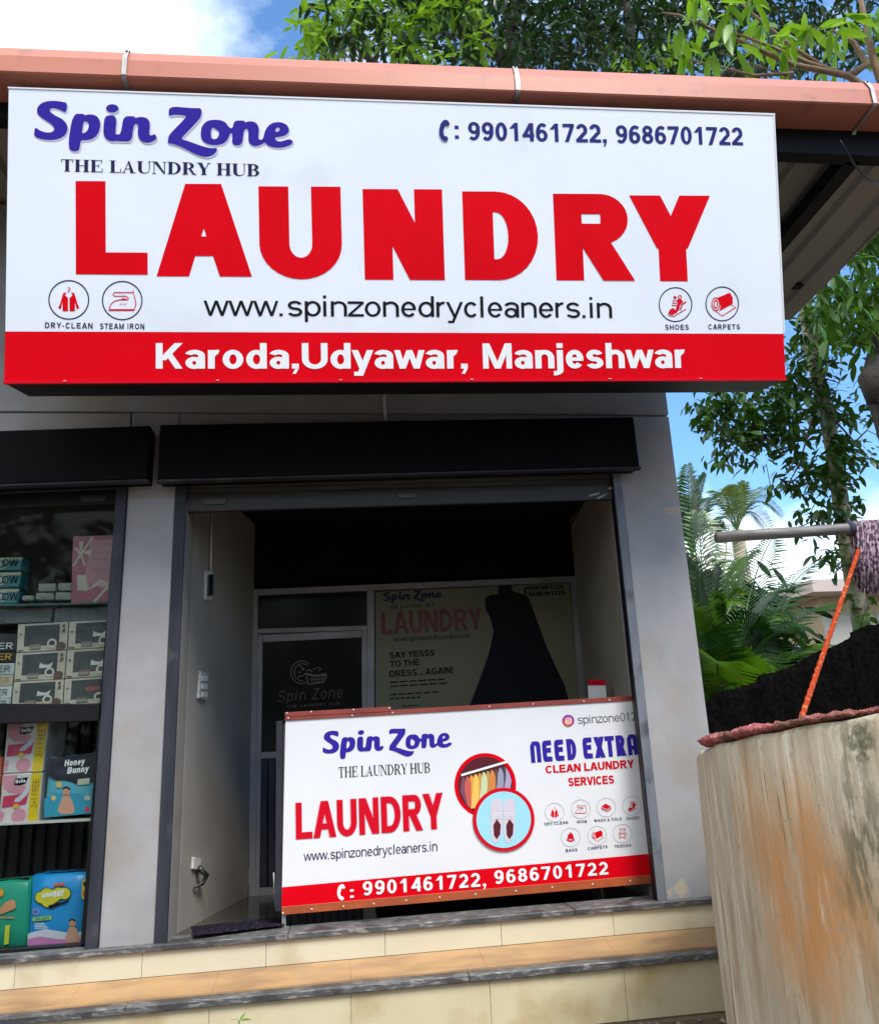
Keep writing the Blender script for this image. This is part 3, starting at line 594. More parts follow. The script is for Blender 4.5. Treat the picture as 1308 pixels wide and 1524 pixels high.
icon(PS, (1074.5, 452), 25, ic_carpet(), M['red'], M['ink'], sign, k=1.04)
# staples along the lower edge
for xs in (95, 322, 505, 700, 905, 1040): slabpx('staple', PS, [(xs, 567 - .004*xs), (xs + 4, 567 - .004*xs), (xs + 4, 567.8 - .004*xs), (xs, 567.8 - .004*xs)], .002, fr, sign, off=.007)
# steel arms that carry the board
for xa in (-1.2, .4, 1.7):
    box('support_arm', (xa - .02, -.78, 4.10), (xa + .02, -.01, 4.14), M['steel_dk'], sign)

# conduit between beam and hood, small hook above the left hood
tag(tube('wire_conduit', [atY(571,560,-.03), atY(572,600,-.03), atY(574,624,-.03)], .009, M['pvc'], seg=8), 'short white conduit pipe coming down the beam to the main shutter hood', 'conduit')
tag(tube('wall_hook', [atY(195,613,-.02), atY(195,640,-.02)], .004, M['steel_dk'], seg=6), 'thin dark rod on the beam above the left shutter hood', 'rod')

# ================================================================ SHUTTERS
def shutter(quad, rails, y_under, label, band, bar_, pins):
    PH = YP(-.13); root = empty('rolling_shutter', (0, 0, 0), label, 'shutter', 'rolled up shutters over the two bays')
    c = [PH.at(*p) for p in quad]; root.location = (c[0] + c[2]) / 2
    slabpx('hood', PH, quad, .125, M['hood'], root, .006)
    lip = [quad[3], quad[2], (quad[2][0] + 3, quad[2][1] + 3), (quad[3][0] - 3, quad[3][1] + 3)]
    slabpx('hood_lip', PH, lip, .05, M['rail'], root, .002, off=.004)
    for nm, poly, yy, mm in band:
        slabpx(nm, YP(yy), poly, .03, mm, root, .003)
    for x0, x1 in rails:
        o = box('guide_rail', (x0, -.014, .625 + S(x0)), (x1, .05, 2.93), M['rail'] if x0 < 1 else M['rail_grey'], root, .003)
        if x0 > 1: box('rail_lip', (x0 - .005, -.010, .65), (x0 - .001, .045, 2.93), M['frame_black'], root, .001)
    if pins:
        for p0, p1 in pins: tube('lock_pin', [YP(.02).at(*p0), YP(.02).at(*p1)], .007, M['zinc'], root, 8)
    return root
sh1 = shutter([(238,632),(943,620),(952,694),(234,714)], [(-.860,-.803),(1.553,1.600)], 0,
    'black steel shutter hood above the laundry opening with its curtain rolled up',
    [('shutter_slat', [(266,718),(912,704),(912,711),(266,726)], .03, M['shutter']), ('shutter_slat', [(268,727),(914,712),(914,719),(268,735)], .034, M['shutter']),
     ('bottom_bar', [(272,735),(916,719),(916,743),(272,762)], .02, mat('brown_black_shutter_bar', (.018,.014,.014), .5, .1, c2=(.010,.008,.008), scale=9))], None,
    [((876,738),(892,734)), ((888,742),(904,735)), ((905,727),(929,723))])
sh2 = shutter([(-330,652),(224,633),(219,713),(-330,733)], [(-1.166,-1.110)], 0,
    'black steel shutter hood above the goods display bay at the left',
    [('shutter_slat', [(-330,744),(196,720),(196,727),(-330,751)], .03, M['shutter']),
     ('bottom_bar', [(-330,752),(194,728),(194,748),(-330,772)], .02, M['frame_black'])], None, None)
slabpx('handle', YP(.012), [(590,735),(620,734),(618,741),(594,742)], .012, M['blackp'], sh1, .002)
slabpx('handle', YP(.012), [(300,742),(338,741),(334,750),(304,751)], .012, M['blackp'], sh1, .002)
slabpx('handle', YP(.012), [(118,738),(160,736),(156,745),(122,747)], .012, M['blackp'], sh2, .002)

# ================================================================ PARTITION WITH DOOR
PD = YP(YB)
door = empty('glazed_partition', atY(460, 1345, YB), 'aluminium framed partition with glass door and posted window at the back of the shop', 'partition')
def fr_(name, pts, parent=door, d=.045, m=None, off=0): return slabpx(name, PD, pts, d, m or M['alu'], parent, .002, off)
fr_('frame', [(374,877),(384,877),(380,1346),(370,1346)])
fr_('frame', [(384.3,877),(858,857),(858,866),(384.3,886)])
fr_('frame', [(546,879.5),(557,879),(558,1345),(547,1345)])
fr_('frame', [(849,866.5),(859,866),(893,1320),(883,1320)])
fr_('frame', [(383.5,936),(545.5,931),(545.5,938),(383.5,943)])
fr_('transom_pane', [(384.3,886.3),(545.7,879.8),(545.7,930.7),(384.3,935.7)], d=.008, m=M['glass_dark'], off=-.02)
leaf = fr_('door', [(383.5,945),(391,945),(386,1343),(379.5,1343)], d=.035, off=.004)
for pts in ([(391.2,945),(538,938.5),(538,949),(391.2,956)], [(538.2,938.5),(546,938),(547.5,1343),(539.5,1343)], [(386.6,1120),(538.5,1112),(538.5,1122),(386.6,1130)], [(386,1322),(539.5,1318),(539.5,1343),(386,1343)]):
    fr_('door_rail', pts, leaf, d=.035, off=.004)
fr_('pane', [(391.2,956.2),(538,949.2),(538.5,1111.5),(389,1119.5)], leaf, d=.006, m=M['glass_dark'], off=-.012)
for i in range(13):                                                 # upright boards of the door's lower panel
    x0 = 388 + i * 11.6; fr_('slat', [(x0,1130.5-i*.4),(x0+9.4,1130-i*.4),(x0+8.9,1321-i*.2),(x0-.6,1321.5-i*.2)], leaf, d=.012, off=-.004, m=M['rail'])
fr_('kick_panel', [(386,1130),(539,1122),(539,1318),(386,1322)], leaf, d=.006, off=-.02, m=M['glass_dark'])
M['frost'] = mat('frosted_white_vinyl', (.10, .10, .10), .6); M['gold'] = mat('dull_gold_vinyl', (.055, .045, .008), .5)
PDg = Pl(PD.p + V((0, .011, 0)), PD.n)
prints('window_logo', [strip([(449+16*math.cos(R(a)), 1001+17*math.sin(R(a))) for a in range(60, 320, 12)], 1.2), strip([(450+12*math.cos(R(a)), 1001+13*math.sin(R(a))) for a in range(80, 310, 12)], 1.1),
    [ell(447,992,1.8,n=8)], [ell(451,996,2.4,n=8)], [ell(446,1001,1.6,n=8)], strip([(443,1009),(447,1006),(452,1006)], 1.5),
    strip([(453,1003),(470,1006),(486,1004)], 3), strip([(456,1007),(459,1019),(482,1015),(485,1006)], 2.2), strip([(460,1012),(483,1010)], 1.2), strip([(464,1007),(465,1018)], 1), strip([(469,1007),(470,1017)], 1), strip([(474,1007),(475,1016)], 1), strip([(479,1007),(479,1016)], 1),
    strip([(456,999),(460,997),(465,1000)], 1.4), strip([(466,996),(474,994),(478,995),(475,999)], 1.4)], px(PDg), M['frost'], leaf, 2)
text(PDg, 'Spin Zone', (414, 1045), (510, 1038), 16, M['gold'], leaf, w=.10, track=.14, slant=.25, layer=2)
text(PDg, 'THE LAUNDRY HUB', (427, 1054), (505, 1049), 4, M['frost'], leaf, w=.14, track=.35, layer=2)
wp = fr_('window_pane', [(557.3,879),(848.7,866.8),(882,1320),(558.3,1345)], d=.006, m=M['glass_dark'], off=-.02)
PW = Pl(PD.p + V((0, .016, 0)), PD.n)
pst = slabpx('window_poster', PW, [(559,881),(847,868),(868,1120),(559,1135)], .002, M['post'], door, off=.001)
PW = Pl(PW.p + PW.n * .002, PW.n)
brand(PW, (570, 895), (659, 889.6), M['ink'], pst, tall=.95)
text(PW, 'THE LAUNDRY HUB', (580, 906.5), (647, 902.5), 5, M['black'], pst, w=.26, font=serif)
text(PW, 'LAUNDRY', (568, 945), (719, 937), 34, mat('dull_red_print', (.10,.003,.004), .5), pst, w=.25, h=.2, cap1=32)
text(PW, 'www.spinzonedrycleaners.in', (586, 955), (699, 949), 6.5, M['black'], pst, w=.16)
text(PW, 'SAY YESSS', (580, 980), (647, 976), 9, M['black'], pst, w=.24)
text(PW, 'TO THE', (580, 993), (625, 990), 9, M['black'], pst, w=.22)
text(PW, 'DRESS... AGAIN!', (580, 1008), (674, 1002), 9.5, M['black'], pst, w=.22)
for t_, a, b in (('Bring your most elegant ones to life',(580,1017),(664,1012)),('with our gentle dry cleaning',(580,1023),(667,1018)),('Perfect for every special moment',(580,1035.5),(654,1031)),('and your best look',(580,1041.5),(627,1039)),('Book today',(598,1052.5),(626,1051))):
    prints('text_line', [strip([(a[0]+(b[0]-a[0])*i/6 + .6, a[1]+(b[1]-a[1])*i/6 - 1.2), (a[0]+(b[0]-a[0])*(i+.86)/6, a[1]+(b[1]-a[1])*(i+.86)/6 - 1.2)], 2.0) for i in range(6)], px(PW), M['black'], pst)
phone(PW, 779, 873, 786, 886, M['black'], pst)
text(PW, '9901461722', (786, 878.5), (838, 876), 6.2, M['black'], pst, w=.26); text(PW, '9686701722', (787, 888), (840, 885), 6.2, M['black'], pst, w=.26)
dr = [(630,410),(688,405),(692,435),(755,455),(770,470),(810,580),(850,690),(900,800),(935,870),(950,930),(975,1050),(470,1080),(495,965),(520,900),(550,820),(585,720),(600,650),(605,620),(590,560),(570,520),(565,470),(590,455),(625,450)]
prints('dress_picture', [[[(x/3.114+540, y/3.114+740) for x, y in dr]]], px(PW), M['black'], pst)
# items on the room's left wall
PLW = Pl((-.80, .245, 1), V((1.075, -.225, 0))); PLF = Pl((-.803, 0, 1), (1, 0, 0))
tag(tube('wall_conduit', [PLW.at(313,758,.01), PLW.at(312,800,.01), PLW.at(311,850,.01)], .006, M['pvc'], seg=8), 'white conduit running down the inner left wall to a dark switch', 'conduit')
sb_ = empty('switch_box', PLW.at(308, 870), 'narrow dark switch with pale surround under the conduit on the left wall', 'switch')
slabpx('back_plate', PLW, [(304,850),(314,850),(313,893),(303,893)], -.012, M['pvc'], sb_, .002); slabpx('switch_face', PLW, [(306,856),(313,855),(312,887),(305,888)], -.008, M['blackp'], sb_, .002, off=.0135)
cv = empty('switch_cover', PLW.at(299, 1022), 'crumpled clear plastic switch cover halfway up the left wall', 'switch cover')
mcl = mat('clear_plastic', (.55, .54, .50), .25, c2=(.3, .3, .28), scale=40, bump=.006, bscale=60)
slabpx('cover', PLW, [(295,999),(307,1002),(304,1043),(292,1040)], -.014, mcl, cv, .003)
for k in range(3): slabpx('switch_key', PLW, [(296,1006+k*12),(304,1007+k*12),(303,1015+k*12),(295,1014+k*12)], -.006, M['pvc'], cv, .001, off=.0155)
sk = empty('wall_socket', PLW.at(290, 1290), 'small pale socket with black plug low on the left wall', 'socket')
slabpx('socket_plate', PLW, [(285,1276),(296,1279),(295,1296),(284,1294)], -.014, M['pvc'], sk, .002)
tube('plug_cord', [PLW.at(290,1292,.02), PLW.at(294,1304,.05), PLW.at(293,1316,.03), PLW.at(286,1322,.01)], [.016,.014,.01,.006], M['blackp'], sk, 8)
# QR card place: plain card with red header stands on the right wall
PRW = Pl((1.607, .245, 1), V((-1.075, .061, 0)))
qc = empty('payment_card', PRW.at(888, 1035), 'small white card with red header behind the counter at the right', 'card')
slabpx('card', YP(.55), [(875,1019),(901,1019),(903,1046),(876,1046)], .004, M['white'], qc); slabpx('card_header', YP(.545), [(876,1012),(900,1012),(901,1020),(875,1020)], .004, M['red2'], qc)
tag(tube('ceiling_cable', [PRW.at(873,744,.01), PRW.at(856,772,.01), PRW.at(840,805,.01)], .005, M['blackp'], seg=6), 'dark cable slanting across the top of the right inner wall', 'cable')
# door mat on the threshold
mt = mat('speckled_mat', (.008, .006, .012), .95, spec=.1, c2=(.14, .10, .15), scale=150, lo=.64, hi=.70, bump=.003, bscale=90, detail=1)
mq = [Pl((0,0,.645),(0,0,1)).at(*p) for p in ((288,1394),(424,1378),(420,1366),(284,1381))]
tag(prism('door_mat', mq, (0, 0, .005), mt, None, .001), 'dark purple speckled foot mat lying on the shop threshold', 'mat')

# ================================================================ COUNTER
tc_ = R(3.4); PC = Pl((.65, .12, 1.16), (0.03, -math.cos(tc_), -math.sin(tc_)))
ctr = empty('service_counter', PC.at(690, 1390), 'white and red banner fronted service counter standing in the shop opening', 'counter')
slabpx('counter_body', PC, [(421,1078),(990,1046),(1014,1312),(417,1358)], .36, mat('counter_ply', (.05,.045,.04), .7), ctr, .004, off=-.006)
slabpx('banner_panel', PC, [(425,1068),(993,1034),(1014,1312),(419,1358)], .004, M['ban_w'], ctr)
slabpx('banner_band', PC, [(420,1321),(1012,1267),(1014,1304),(419,1352)], .002, M['red'], ctr, off=.0025)
slabpx('trim_strip', PC, [(424,1066.5),(990,1033),(990,1040),(424,1073)], .006, M['trimr'], ctr, .001, off=.006)
slabpx('trim_strip', PC, [(424,1060.5),(582,1052),(583,1059),(424,1067)], .006, M['trimr'], ctr, .001, off=.0085)
slabpx('trim_strip', PC, [(419,1350),(1016,1298),(1017,1311),(419,1362)], .006, M['trim'], ctr, .001, off=.006)
scr = [(427,1061.5),(463,1059.5),(526,1056.5),(579,1054),(429,1069),(524,1065),(584,1061),(728,1052),(793,1048),(868,1044),(906,1042),(421,1359),(464,1353),(511,1349),(556,1345),(604,1340),(654,1335.5),(707,1331),(767,1326),(821,1320.5),(881,1316),(937,1311)]
for x, y in scr:
    c = PC.at(x, y, .0085); v_, f_ = tube_mesh([c, c + PC.n * .003], [.0048, .003], 8); mesh('screw', v_, f_, M['screw'], ctr)
slabpx('corner_post', PC, [(411,1074),(420.5,1073),(418,1358),(409,1357)], .03, M['rail'], ctr, .002, off=-.002)
slabpx('counter_leg', PC, [(419,1362),(425,1361),(426,1396),(420,1397)], .02, M['zinc'], ctr, .001, off=-.004)
slabpx('counter_leg', PC, [(930,1310),(938,1309),(942,1350),(934,1351)], .02, M['blackp'], ctr, .001, off=-.2)
tube('tie_rod', [PC.at(407,1300,-.02), PC.at(409,1352,-.02)], .004, M['zinc'], ctr, 6)
brand(PC, (480, 1122.5), (673, 1112.5), M['navy'], ctr, tall=1.06)
text(PC, 'THE LAUNDRY HUB', (504, 1158), (640, 1150), 16, M['black'], ctr, w=.20, font=serif, track=-.02, cap1=15)
text(PC, 'LAUNDRY', (439.5, 1250.5), (662, 1233.5), 55.5, M['pinkl'], ctr, w=.285, h=.20, cap1=54.5, layer=1)
text(PC, 'LAUNDRY', (440.5, 1249.8), (661, 1233.5), 54.5, M['red2'], ctr, w=.255, h=.18, cap1=53.5, layer=2)
text(PC, 'www.spinzonedrycleaners.in', (452, 1282), (651, 1266.5), 14.5, M['ink'], ctr, w=.135, h=.10)
phone(PC, 500, 1316, 515, 1340, M['white'], ctr)
text(PC, ':', (521, 1336.5), (526.5, 1336), 17, M['white'], ctr, w=.2, layer=4)
o_ = text(PC, '9901461722,', (540, 1333), (723, 1319), 20.5, M['white'], ctr, w=.2, track=.03, layer=4)
text(PC, '9686701722', (736, 1316), (905, 1301.5), 20, M['white'], ctr, w=.2, track=.03, layer=4, cap1=19)
text(PC, 'spinzone012', (860, 1077.5), (947, 1072.5), 12.6, M['grey'] if False else mat('dark_grey_print', (.09,.09,.11), .5), ctr, w=.11)
text(PC, 'NEED EXTRA', (790.5, 1136), (950, 1123.5), 32, M['navy'], ctr, w=.255, h=.23, font=display, cap1=31)
text(PC, 'CLEAN LAUNDRY', (812, 1151.5), (944, 1143), 11.5, M['red2'], ctr, w=.25, cap1=12.5)
text(PC, 'SERVICES', (846, 1170.5), (914, 1166.5), 12.5, M['red2'], ctr, w=.25)
for nm, c, r, f, lb, lx in (('j',(825,1209.5),14.5,ic_jacket,'DRY-CLEAN',(810,1229,845,1226.5)),('i',(864,1204.5),14.5,ic_iron,'IRON',(858,1226,873,1225)),('f',(902,1202),14.5,ic_fold,'WASH & FOLD',(884,1224,925,1221)),('s',(940,1199.5),14.5,ic_shoe,'SHOES',(932,1221,951,1219.5)),
                            ('b',(849,1246.5),14.5,ic_bag,'BAGS',(842,1268.5,859,1267)),('c',(888.5,1244),14.5,ic_carpet,'CARPETS',(875,1265.5,904,1262.5)),('t',(926,1241),14.5,ic_bear,'TEDDIES',(914,1262.5,939,1260.5))):
    icon(PC, c, r, f(), M['red'] if nm in 'jc' else M['red2'], M['grey'] if False else mat('light_grey_ring_print', (.5,.5,.53), .5) if nm == 'j' else bpy.data.materials['light_grey_ring_print'], ctr, wr=.07, scale=.8)
    text(PC, lb, lx[:2], lx[2:], 4.3, M['ink'], ctr, w=.2, track=.14)
# two round pictures on the banner
def pic(name, shapes, m, layer): return prints(name, shapes, px(PC), m, ctr, layer)
pic('round_picture', [[ell(722,1169,46,48,40)]], M['red'], 1); pic('round_picture', [[ell(722,1169,40.5,42.5,40)]], M['maroon'], 2)
cols = [(.20,.06,.10),(.55,.10,.08),(.75,.30,.05),(.80,.50,.10),(.60,.30,.05),(.55,.62,.35),(.45,.30,.08),(.62,.22,.05),(.12,.05,.05),(.30,.30,.42),(.06,.05,.07),(.4,.32,.5)]
def clipc(lp, cx, cy, r, k=1.045):
    o = []
    for x, y in lp:
        dx, dy = x - cx, (y - cy) / k; d = math.hypot(dx, dy)
        if d > r: dx, dy = dx * r / d, dy * r / d
        o.append((cx + dx, cy + dy * k))
    return o
for i, cc in enumerate(cols):
    x0 = 686 + i * 6.1; y0 = 1157 - i * 1.55
    g = [(x0+2, y0), (x0+5, y0+1), (x0+8.2, y0+9), (x0+8.6, y0+22), (x0+8.4-i*.3, y0+50), (x0-3-i*.4, y0+52), (x0-1, y0+22), (x0-.5, y0+10)]
    pic('garment_print', [[clipc(g, 722, 1169, 39.5)]], mat('garment_print', cc, .5), 3 + (i % 2))
pic('rail_print', [strip([(686,1154),(754,1134)], 3.4)], M['white'], 5)
pic('round_picture', [[ell(749,1220,46,47.5,40)]], M['red2'], 6); pic('round_picture', [[ell(749,1220,40.5,42,40)]], M['skyb'], 7)
for s_ in (-1, 1):
    cx_ = 748 + s_ * 9.5
    pic('shoe_print', [[chaikin([(cx_-10, 1190),(cx_+8, 1188),(cx_+9, 1215),(cx_+9, 1235),(cx_+4, 1250),(cx_-2, 1256),(cx_-8, 1248),(cx_-9, 1225)])]], M['pinkw'], 8)
    pic('shoe_print', [[[(cx_-5, 1228),(cx_, 1219),(cx_+6, 1227),(cx_+5, 1242),(cx_, 1249),(cx_-4, 1243)]]], M['maroon'], 9)
    pic('lace_print', [strip([(cx_-7, 1212+k*3), (cx_+6, 1211+k*3)], 1.1) for k in range(3)], M['white'], 9)
# round camera badge
bx_, by_ = 845.5, 1073
for rr, cc, dy in ((9, (.16,.02,.32), 0), (8, (.42,.02,.30), 1), (6.6, (.75,.06,.12), 2), (4.6, (.85,.30,.05), 3.6)):
    pic('badge', [[ell(bx_ - dy*.3, by_ + dy*.75, rr, rr, 24)]], mat('badge_print', cc, .4), 1 + int(dy))
pic('badge', [[chaikin([(bx_-4.6,by_-4.6),(bx_+4.6,by_-4.6),(bx_+4.6,by_+4.6),(bx_-4.6,by_+4.6)],1), chaikin([(bx_-3.6,by_-3.6),(bx_+3.6,by_-3.6),(bx_+3.6,by_+3.6),(bx_-3.6,by_+3.6)],1)], ring(bx_, by_, 2.4, .9, 16), [ell(bx_+2.7, by_-2.8, .6, n=8)]], M['white'], 6)

exec_left = True
# ================================================================ LEFT BAY: GOODS DISPLAY
cab = empty('display_cabinet', atY(-40, 1420, .1), 'black framed glass display cabinet with shelves in the left bay', 'cabinet')
PF = YP(.06)
slabpx('frame', PF, [(172,750),(192,749),(143,1418),(118,1422)], .05, M['frame_black'], cab, .003, off=-.0)
slabpx('frame', PF, [(-330,1046),(160,1048),(156,1073),(-330,1086)], .05, M['frame_black'], cab, .003)
slabpx('frame', PF, [(-330,1436),(131,1405),(129,1421),(-330,1466)], .05, M['frame_black'], cab, .003)
box('back_panel', (-3.2, .82, .6), (-1.12, .85, 3.0), mat('dark_back_board', (.05,.045,.04), .8, c2=(.035,.03,.03), scale=3), cab)  # board of an evenly dark brown
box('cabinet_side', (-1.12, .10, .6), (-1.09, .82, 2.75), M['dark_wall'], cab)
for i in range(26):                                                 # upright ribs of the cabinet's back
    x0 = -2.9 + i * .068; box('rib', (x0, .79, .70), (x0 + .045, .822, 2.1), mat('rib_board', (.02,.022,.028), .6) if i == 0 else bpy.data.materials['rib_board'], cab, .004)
def shelf(yl, yr, m, th=.02, y0=.14, y1=.78, xr=160):
    zr = YP(.2).at(60, (yl + yr) / 2).z
    return box('shelf', (-3.0, y0, zr - th), (-1.13, y1, zr), m, cab, .001), zr
M['glass'] = bpy.data.materials.new('clear_glass'); M['glass'].use_nodes = True
gn, gl = M['glass'].node_tree.nodes, M['glass'].node_tree.links
gt = gn.new('ShaderNodeBsdfTransparent'); gg = gn.new('ShaderNodeBsdfGlossy'); gg.inputs['Roughness'].default_value = .03; gf = gn.new('ShaderNodeFresnel'); gf.inputs['IOR'].default_value = 1.16; gm = gn.new('ShaderNodeMixShader')
gt.inputs['Color'].default_value = (.90, .93, .92, 1)
gl.new(gf.outputs[0], gm.inputs[0]); gl.new(gt.outputs[0], gm.inputs[1]); gl.new(gg.outputs[0], gm.inputs[2]); gl.new(gm.outputs[0], gn['Material Output'].inputs['Surface'])
M['glass_shelf'] = mat('glass_shelf_edge', (.08, .16, .15), .1)
shelf(903, 900, M['glass_shelf'], .008); shelf(1056, 1050, M['frame_black'], .03); _, zs3 = shelf(1226, 1217, M['pvc'], .012); shelf(1412, 1406, M['frame_black'], .02)
pane = slabpx('glass_pane', YP(.085), [(-330,760),(178,752),(126,1410),(-330,1440)], .004, M['glass'], cab)
PP = YP(.20)
def pack(name, quad, depth, m, label, cat, group=None, bev=.004, Y=.20, puff=0.0):
    pl = YP(Y); root = empty(name, pl.at((quad[3][0]+quad[2][0])/2, quad[3][1]) + V((0, depth/2, 0)), label, cat, group)
    b = slabpx('wrap', pl, quad, depth, m, root, bev)
    if puff:
        me = b.data; bm = bmesh.new(); bm.from_mesh(me); bmesh.ops.subdivide_edges(bm, edges=bm.edges, cuts=3, use_grid_fill=True); bm.to_mesh(me); bm.free()
        xs = [v.co.x for v in me.vertices]; zs = [v.co.z for v in me.vertices]; mn = min(v.co.y for v in me.vertices)
        W, H = max(xs) - min(xs), max(zs) - min(zs)
        for v in me.vertices:
            if v.co.y < mn + .01:
                a = (v.co.x - min(xs)) / W; c = (v.co.z - min(zs)) / H; v.co.y -= puff * .4 * (math.sin(math.pi*a) * math.sin(math.pi*c)) * (1 + .15*math.sin(a*23)*math.sin(c*17)) * .3
            if v.co.z > max(zs) - .02: v.co.z += random.uniform(-.006, .004)
        for p in me.polygons: p.use_smooth = True
    return root, Pl(pl.p - V((0, puff * .15 + .0005, 0)), pl.n)
def pr(pl, root, name, shapes, m, layer=1): return prints(name, shapes, px(pl), m, root, layer)
FM = {}
def cm(c, n='package_print', r=.35):
    if c not in FM: FM[c] = mat(n, c, r, bump=.0025, bscale=16, c2=tuple(q*.82 for q in c), scale=7)
    return FM[c]
# wipes
for i, (y0, y1, xr, lb) in enumerate(((829,849,34,'topmost'), (851,874,32,'middle'), (876,899,29,'lowest'))):
    r_, pl = pack('wipes_pack', [(-70,y0+2),(xr,y0),(xr-3,y1),(-72,y1+2)], .12, cm((.03,.20,.21)), 'teal and cream wipes pack, %s of the stack on the glass shelf' % lb, 'wipes pack', 'teal wipes packs', .006)
    pr(pl, r_, 'cream_band', [[[(-68,y0+2.5),(xr,y0+.5),(xr-2,y0+5),(-68,y0+7)]]], cm((.42,.40,.26)))
    pr(pl, r_, 'panel', [ring(0, (y0+y1)/2+.5, 13, 2.4, 20, .62), [ell(0,(y0+y1)/2+.5,6,3.6,14)]], cm((.5,.46,.40)), 2)
    text(pl, 'OW', (3, y1-5), (27, y1-6), 11, M['black'], r_, w=.17, layer=3)
# folded pads
for i, (x0, x1, y0, y1, lb) in enumerate(((57,83,868,880,'upper left'), (86,107,867,879,'upper right'), (53,80,882,893,'lower middle'), (82,106,881,893,'lower right'), (33,50,886,894,'lowest and leftmost'))):
    r_, pl = pack('napkin_pack', [(x0,y0+.5),(x1,y0),(x1,y1),(x0,y1)], .10, cm((.36,.35,.28)), 'small cream folded pack, %s of the heap beside the pink box' % lb, 'napkin pack', 'small cream packs on the glass shelf', .005)
    pr(pl, r_, 'band', [strip([(x0+4,(y0+y1)/2+1),((x0+x1)/2,(y0+y1)/2+3),(x1-3,(y0+y1)/2)], 1.2)], cm((.10,.24,.22)))
tag(mesh('cloth_heap', [atY(55,868,.34), atY(70,858,.34), atY(82,846,.36), atY(95,852,.34), atY(108,866,.34), atY(80,866,.26), atY(80,867,.46)], [(0,1,5),(1,2,5),(2,3,5),(3,4,5),(1,0,6),(2,1,6),(3,2,6),(4,3,6),(0,5,4),(0,4,6)], M['blackp']), 'black cloth heap lying on the small cream packs', 'cloth')
# pink box
gbx, pl = pack('gift_box', [(109,798),(171,796),(164,896),(105,899)], .08, cm((.46,.13,.19)), 'pink printed gift box with ribbon bow standing on the glass shelf', 'gift box')
pr(pl, gbx, 'panel', [[[(136,803),(168,803),(161,880),(134,868),(130,884),(124,860),(128,850),(133,815)]]], cm((.56,.26,.30)))
pr(pl, gbx, 'ribbon', [strip([(109,843),(120,826),(138,800)], 3), strip([(112,815),(120,824),(127,842)], 3.5), [[(118,806),(125,806),(122,822),(118,818)]], [[(122,822),(136,818),(136,828)]], [[(115,856),(128,856),(131,877),(150,862),(163,868),(160,874),(148,871),(128,880),(115,879)]], strip([(140,896),(160,874)], 4)], cm((.62,.50,.42)), 2)
text(pl, '::::::', (137, 850), (160, 849), 26, cm((.40,.12,.17)), gbx, w=.12, layer=2)
# grey cartons under the glass shelf
for (x0, x1, lb) in ((-60,79,'left of the pair'), (82,190,'right of the pair')):
    r_, pl = pack('grey_carton', [(x0,906 - x0*.02),(x1,906 - x1*.02),(x1-3,929-x1*.03),(x0-3,929-x0*.03)], .2, cm((.13,.14,.14)), 'plain grey carton under the glass shelf, %s' % lb, 'carton', 'grey cartons under the glass shelf')
    pr(pl, r_, 'carton_print', [strip([(x0+8+k*14, 909 - x0*.02), (x0+8+k*14, 925 - x0*.02)], 7) for k in range(5)], cm((.11,.12,.125)))
# boxes with window
rows = [((27,929.5),(101.5,925.5),(99.5,967),(24.5,971.5)), ((103,925.5),(178,921.5),(176,962.5),(101,967)), ((24,972.5),(98.5,968),(95.5,1010.5),(21,1014.5)), ((100,968),(176,963.5),(172,1005.5),(97,1010)), ((20.5,1015.5),(95,1011),(92.5,1050),(17,1054.5)), ((96.5,1011),(172,1006.5),(169,1046),(94,1050))]
lbs = ['top left', 'top right', 'middle left', 'middle right', 'bottom left', 'bottom right']
for i, qd in enumerate(rows):
    r_, pl = pack('shoe_box', qd, .12, cm((.52,.46,.38)), 'cream box with dark window, %s of the six in the display' % lbs[i], 'box', 'cream windowed boxes on the shelf', .002)
    (ax, ay), (bx2, by2), (cx2, cy2), (dx2, dy2) = qd
    def L(u, v): return (dx2 + (cx2-dx2)*u + ((ax-dx2)*(1-u) + (bx2-cx2)*u)*v, dy2 + (cy2-dy2)*u + ((ay-dy2)*(1-u) + (by2-cy2)*u)*v)
    pr(pl, r_, 'window', [[[L(.14,.20), L(.84,.20), L(.84,.93), L(.14,.93)]]], cm((.055,.06,.065), r=.12))
    if i not in (0, 5): pr(pl, r_, 'shoe_print', [[[L(.48,.42), L(.72,.42), L(.76,.62), L(.66,.52), L(.54,.56), L(.5,.62)]]], cm((.6,.6,.58)), 2)
    if i == 5: pr(pl, r_, 'red_tag', [[[L(.42,.5), L(.7,.5), L(.7,.66), L(.42,.66)]]], cm((.32,.07,.07)), 2)
    pr(pl, r_, 'logo', [[[L(.26,.06), L(.48,.06), L(.48,.26), L(.26,.26)]]], cm((.20,.15,.14)), 2)
    pr(pl, r_, 'logo_ring', [[[L(.70+.10*math.cos(t), .26+.17*math.sin(t)) for t in [k*.5236 for k in range(12)]], [L(.70+.06*math.cos(t), .26+.10*math.sin(t)) for t in [k*.5236 for k in range(12)]]]], cm((.62,.56,.46)), 3)
    pr(pl, r_, 'figure_print', [[[L(.78,.0), L(.96,.02), L(.98,.2), L(.9,.3), L(.8,.24)]], [[L(.89,.62), L(.95,.64), L(.96,.76), L(.9,.74)]], [[L(.89,.8), L(.95,.8), L(.95,.92), L(.9,.9)]]], cm((.13,.07,.06)), 3)
    pr(pl, r_, 'dots', [[[L(.05,.6), L(.085,.6), L(.085,.67), L(.05,.67)]], [[L(.03,.04), L(.13,.04), L(.13,.08), L(.03,.08)]]], cm((.08,.06,.06)), 2)
    text(pl, 'Classy', L(.28,.10), L(.46,.12), 3.6, cm((.5,.44,.36)), r_, w=.2, layer=4)
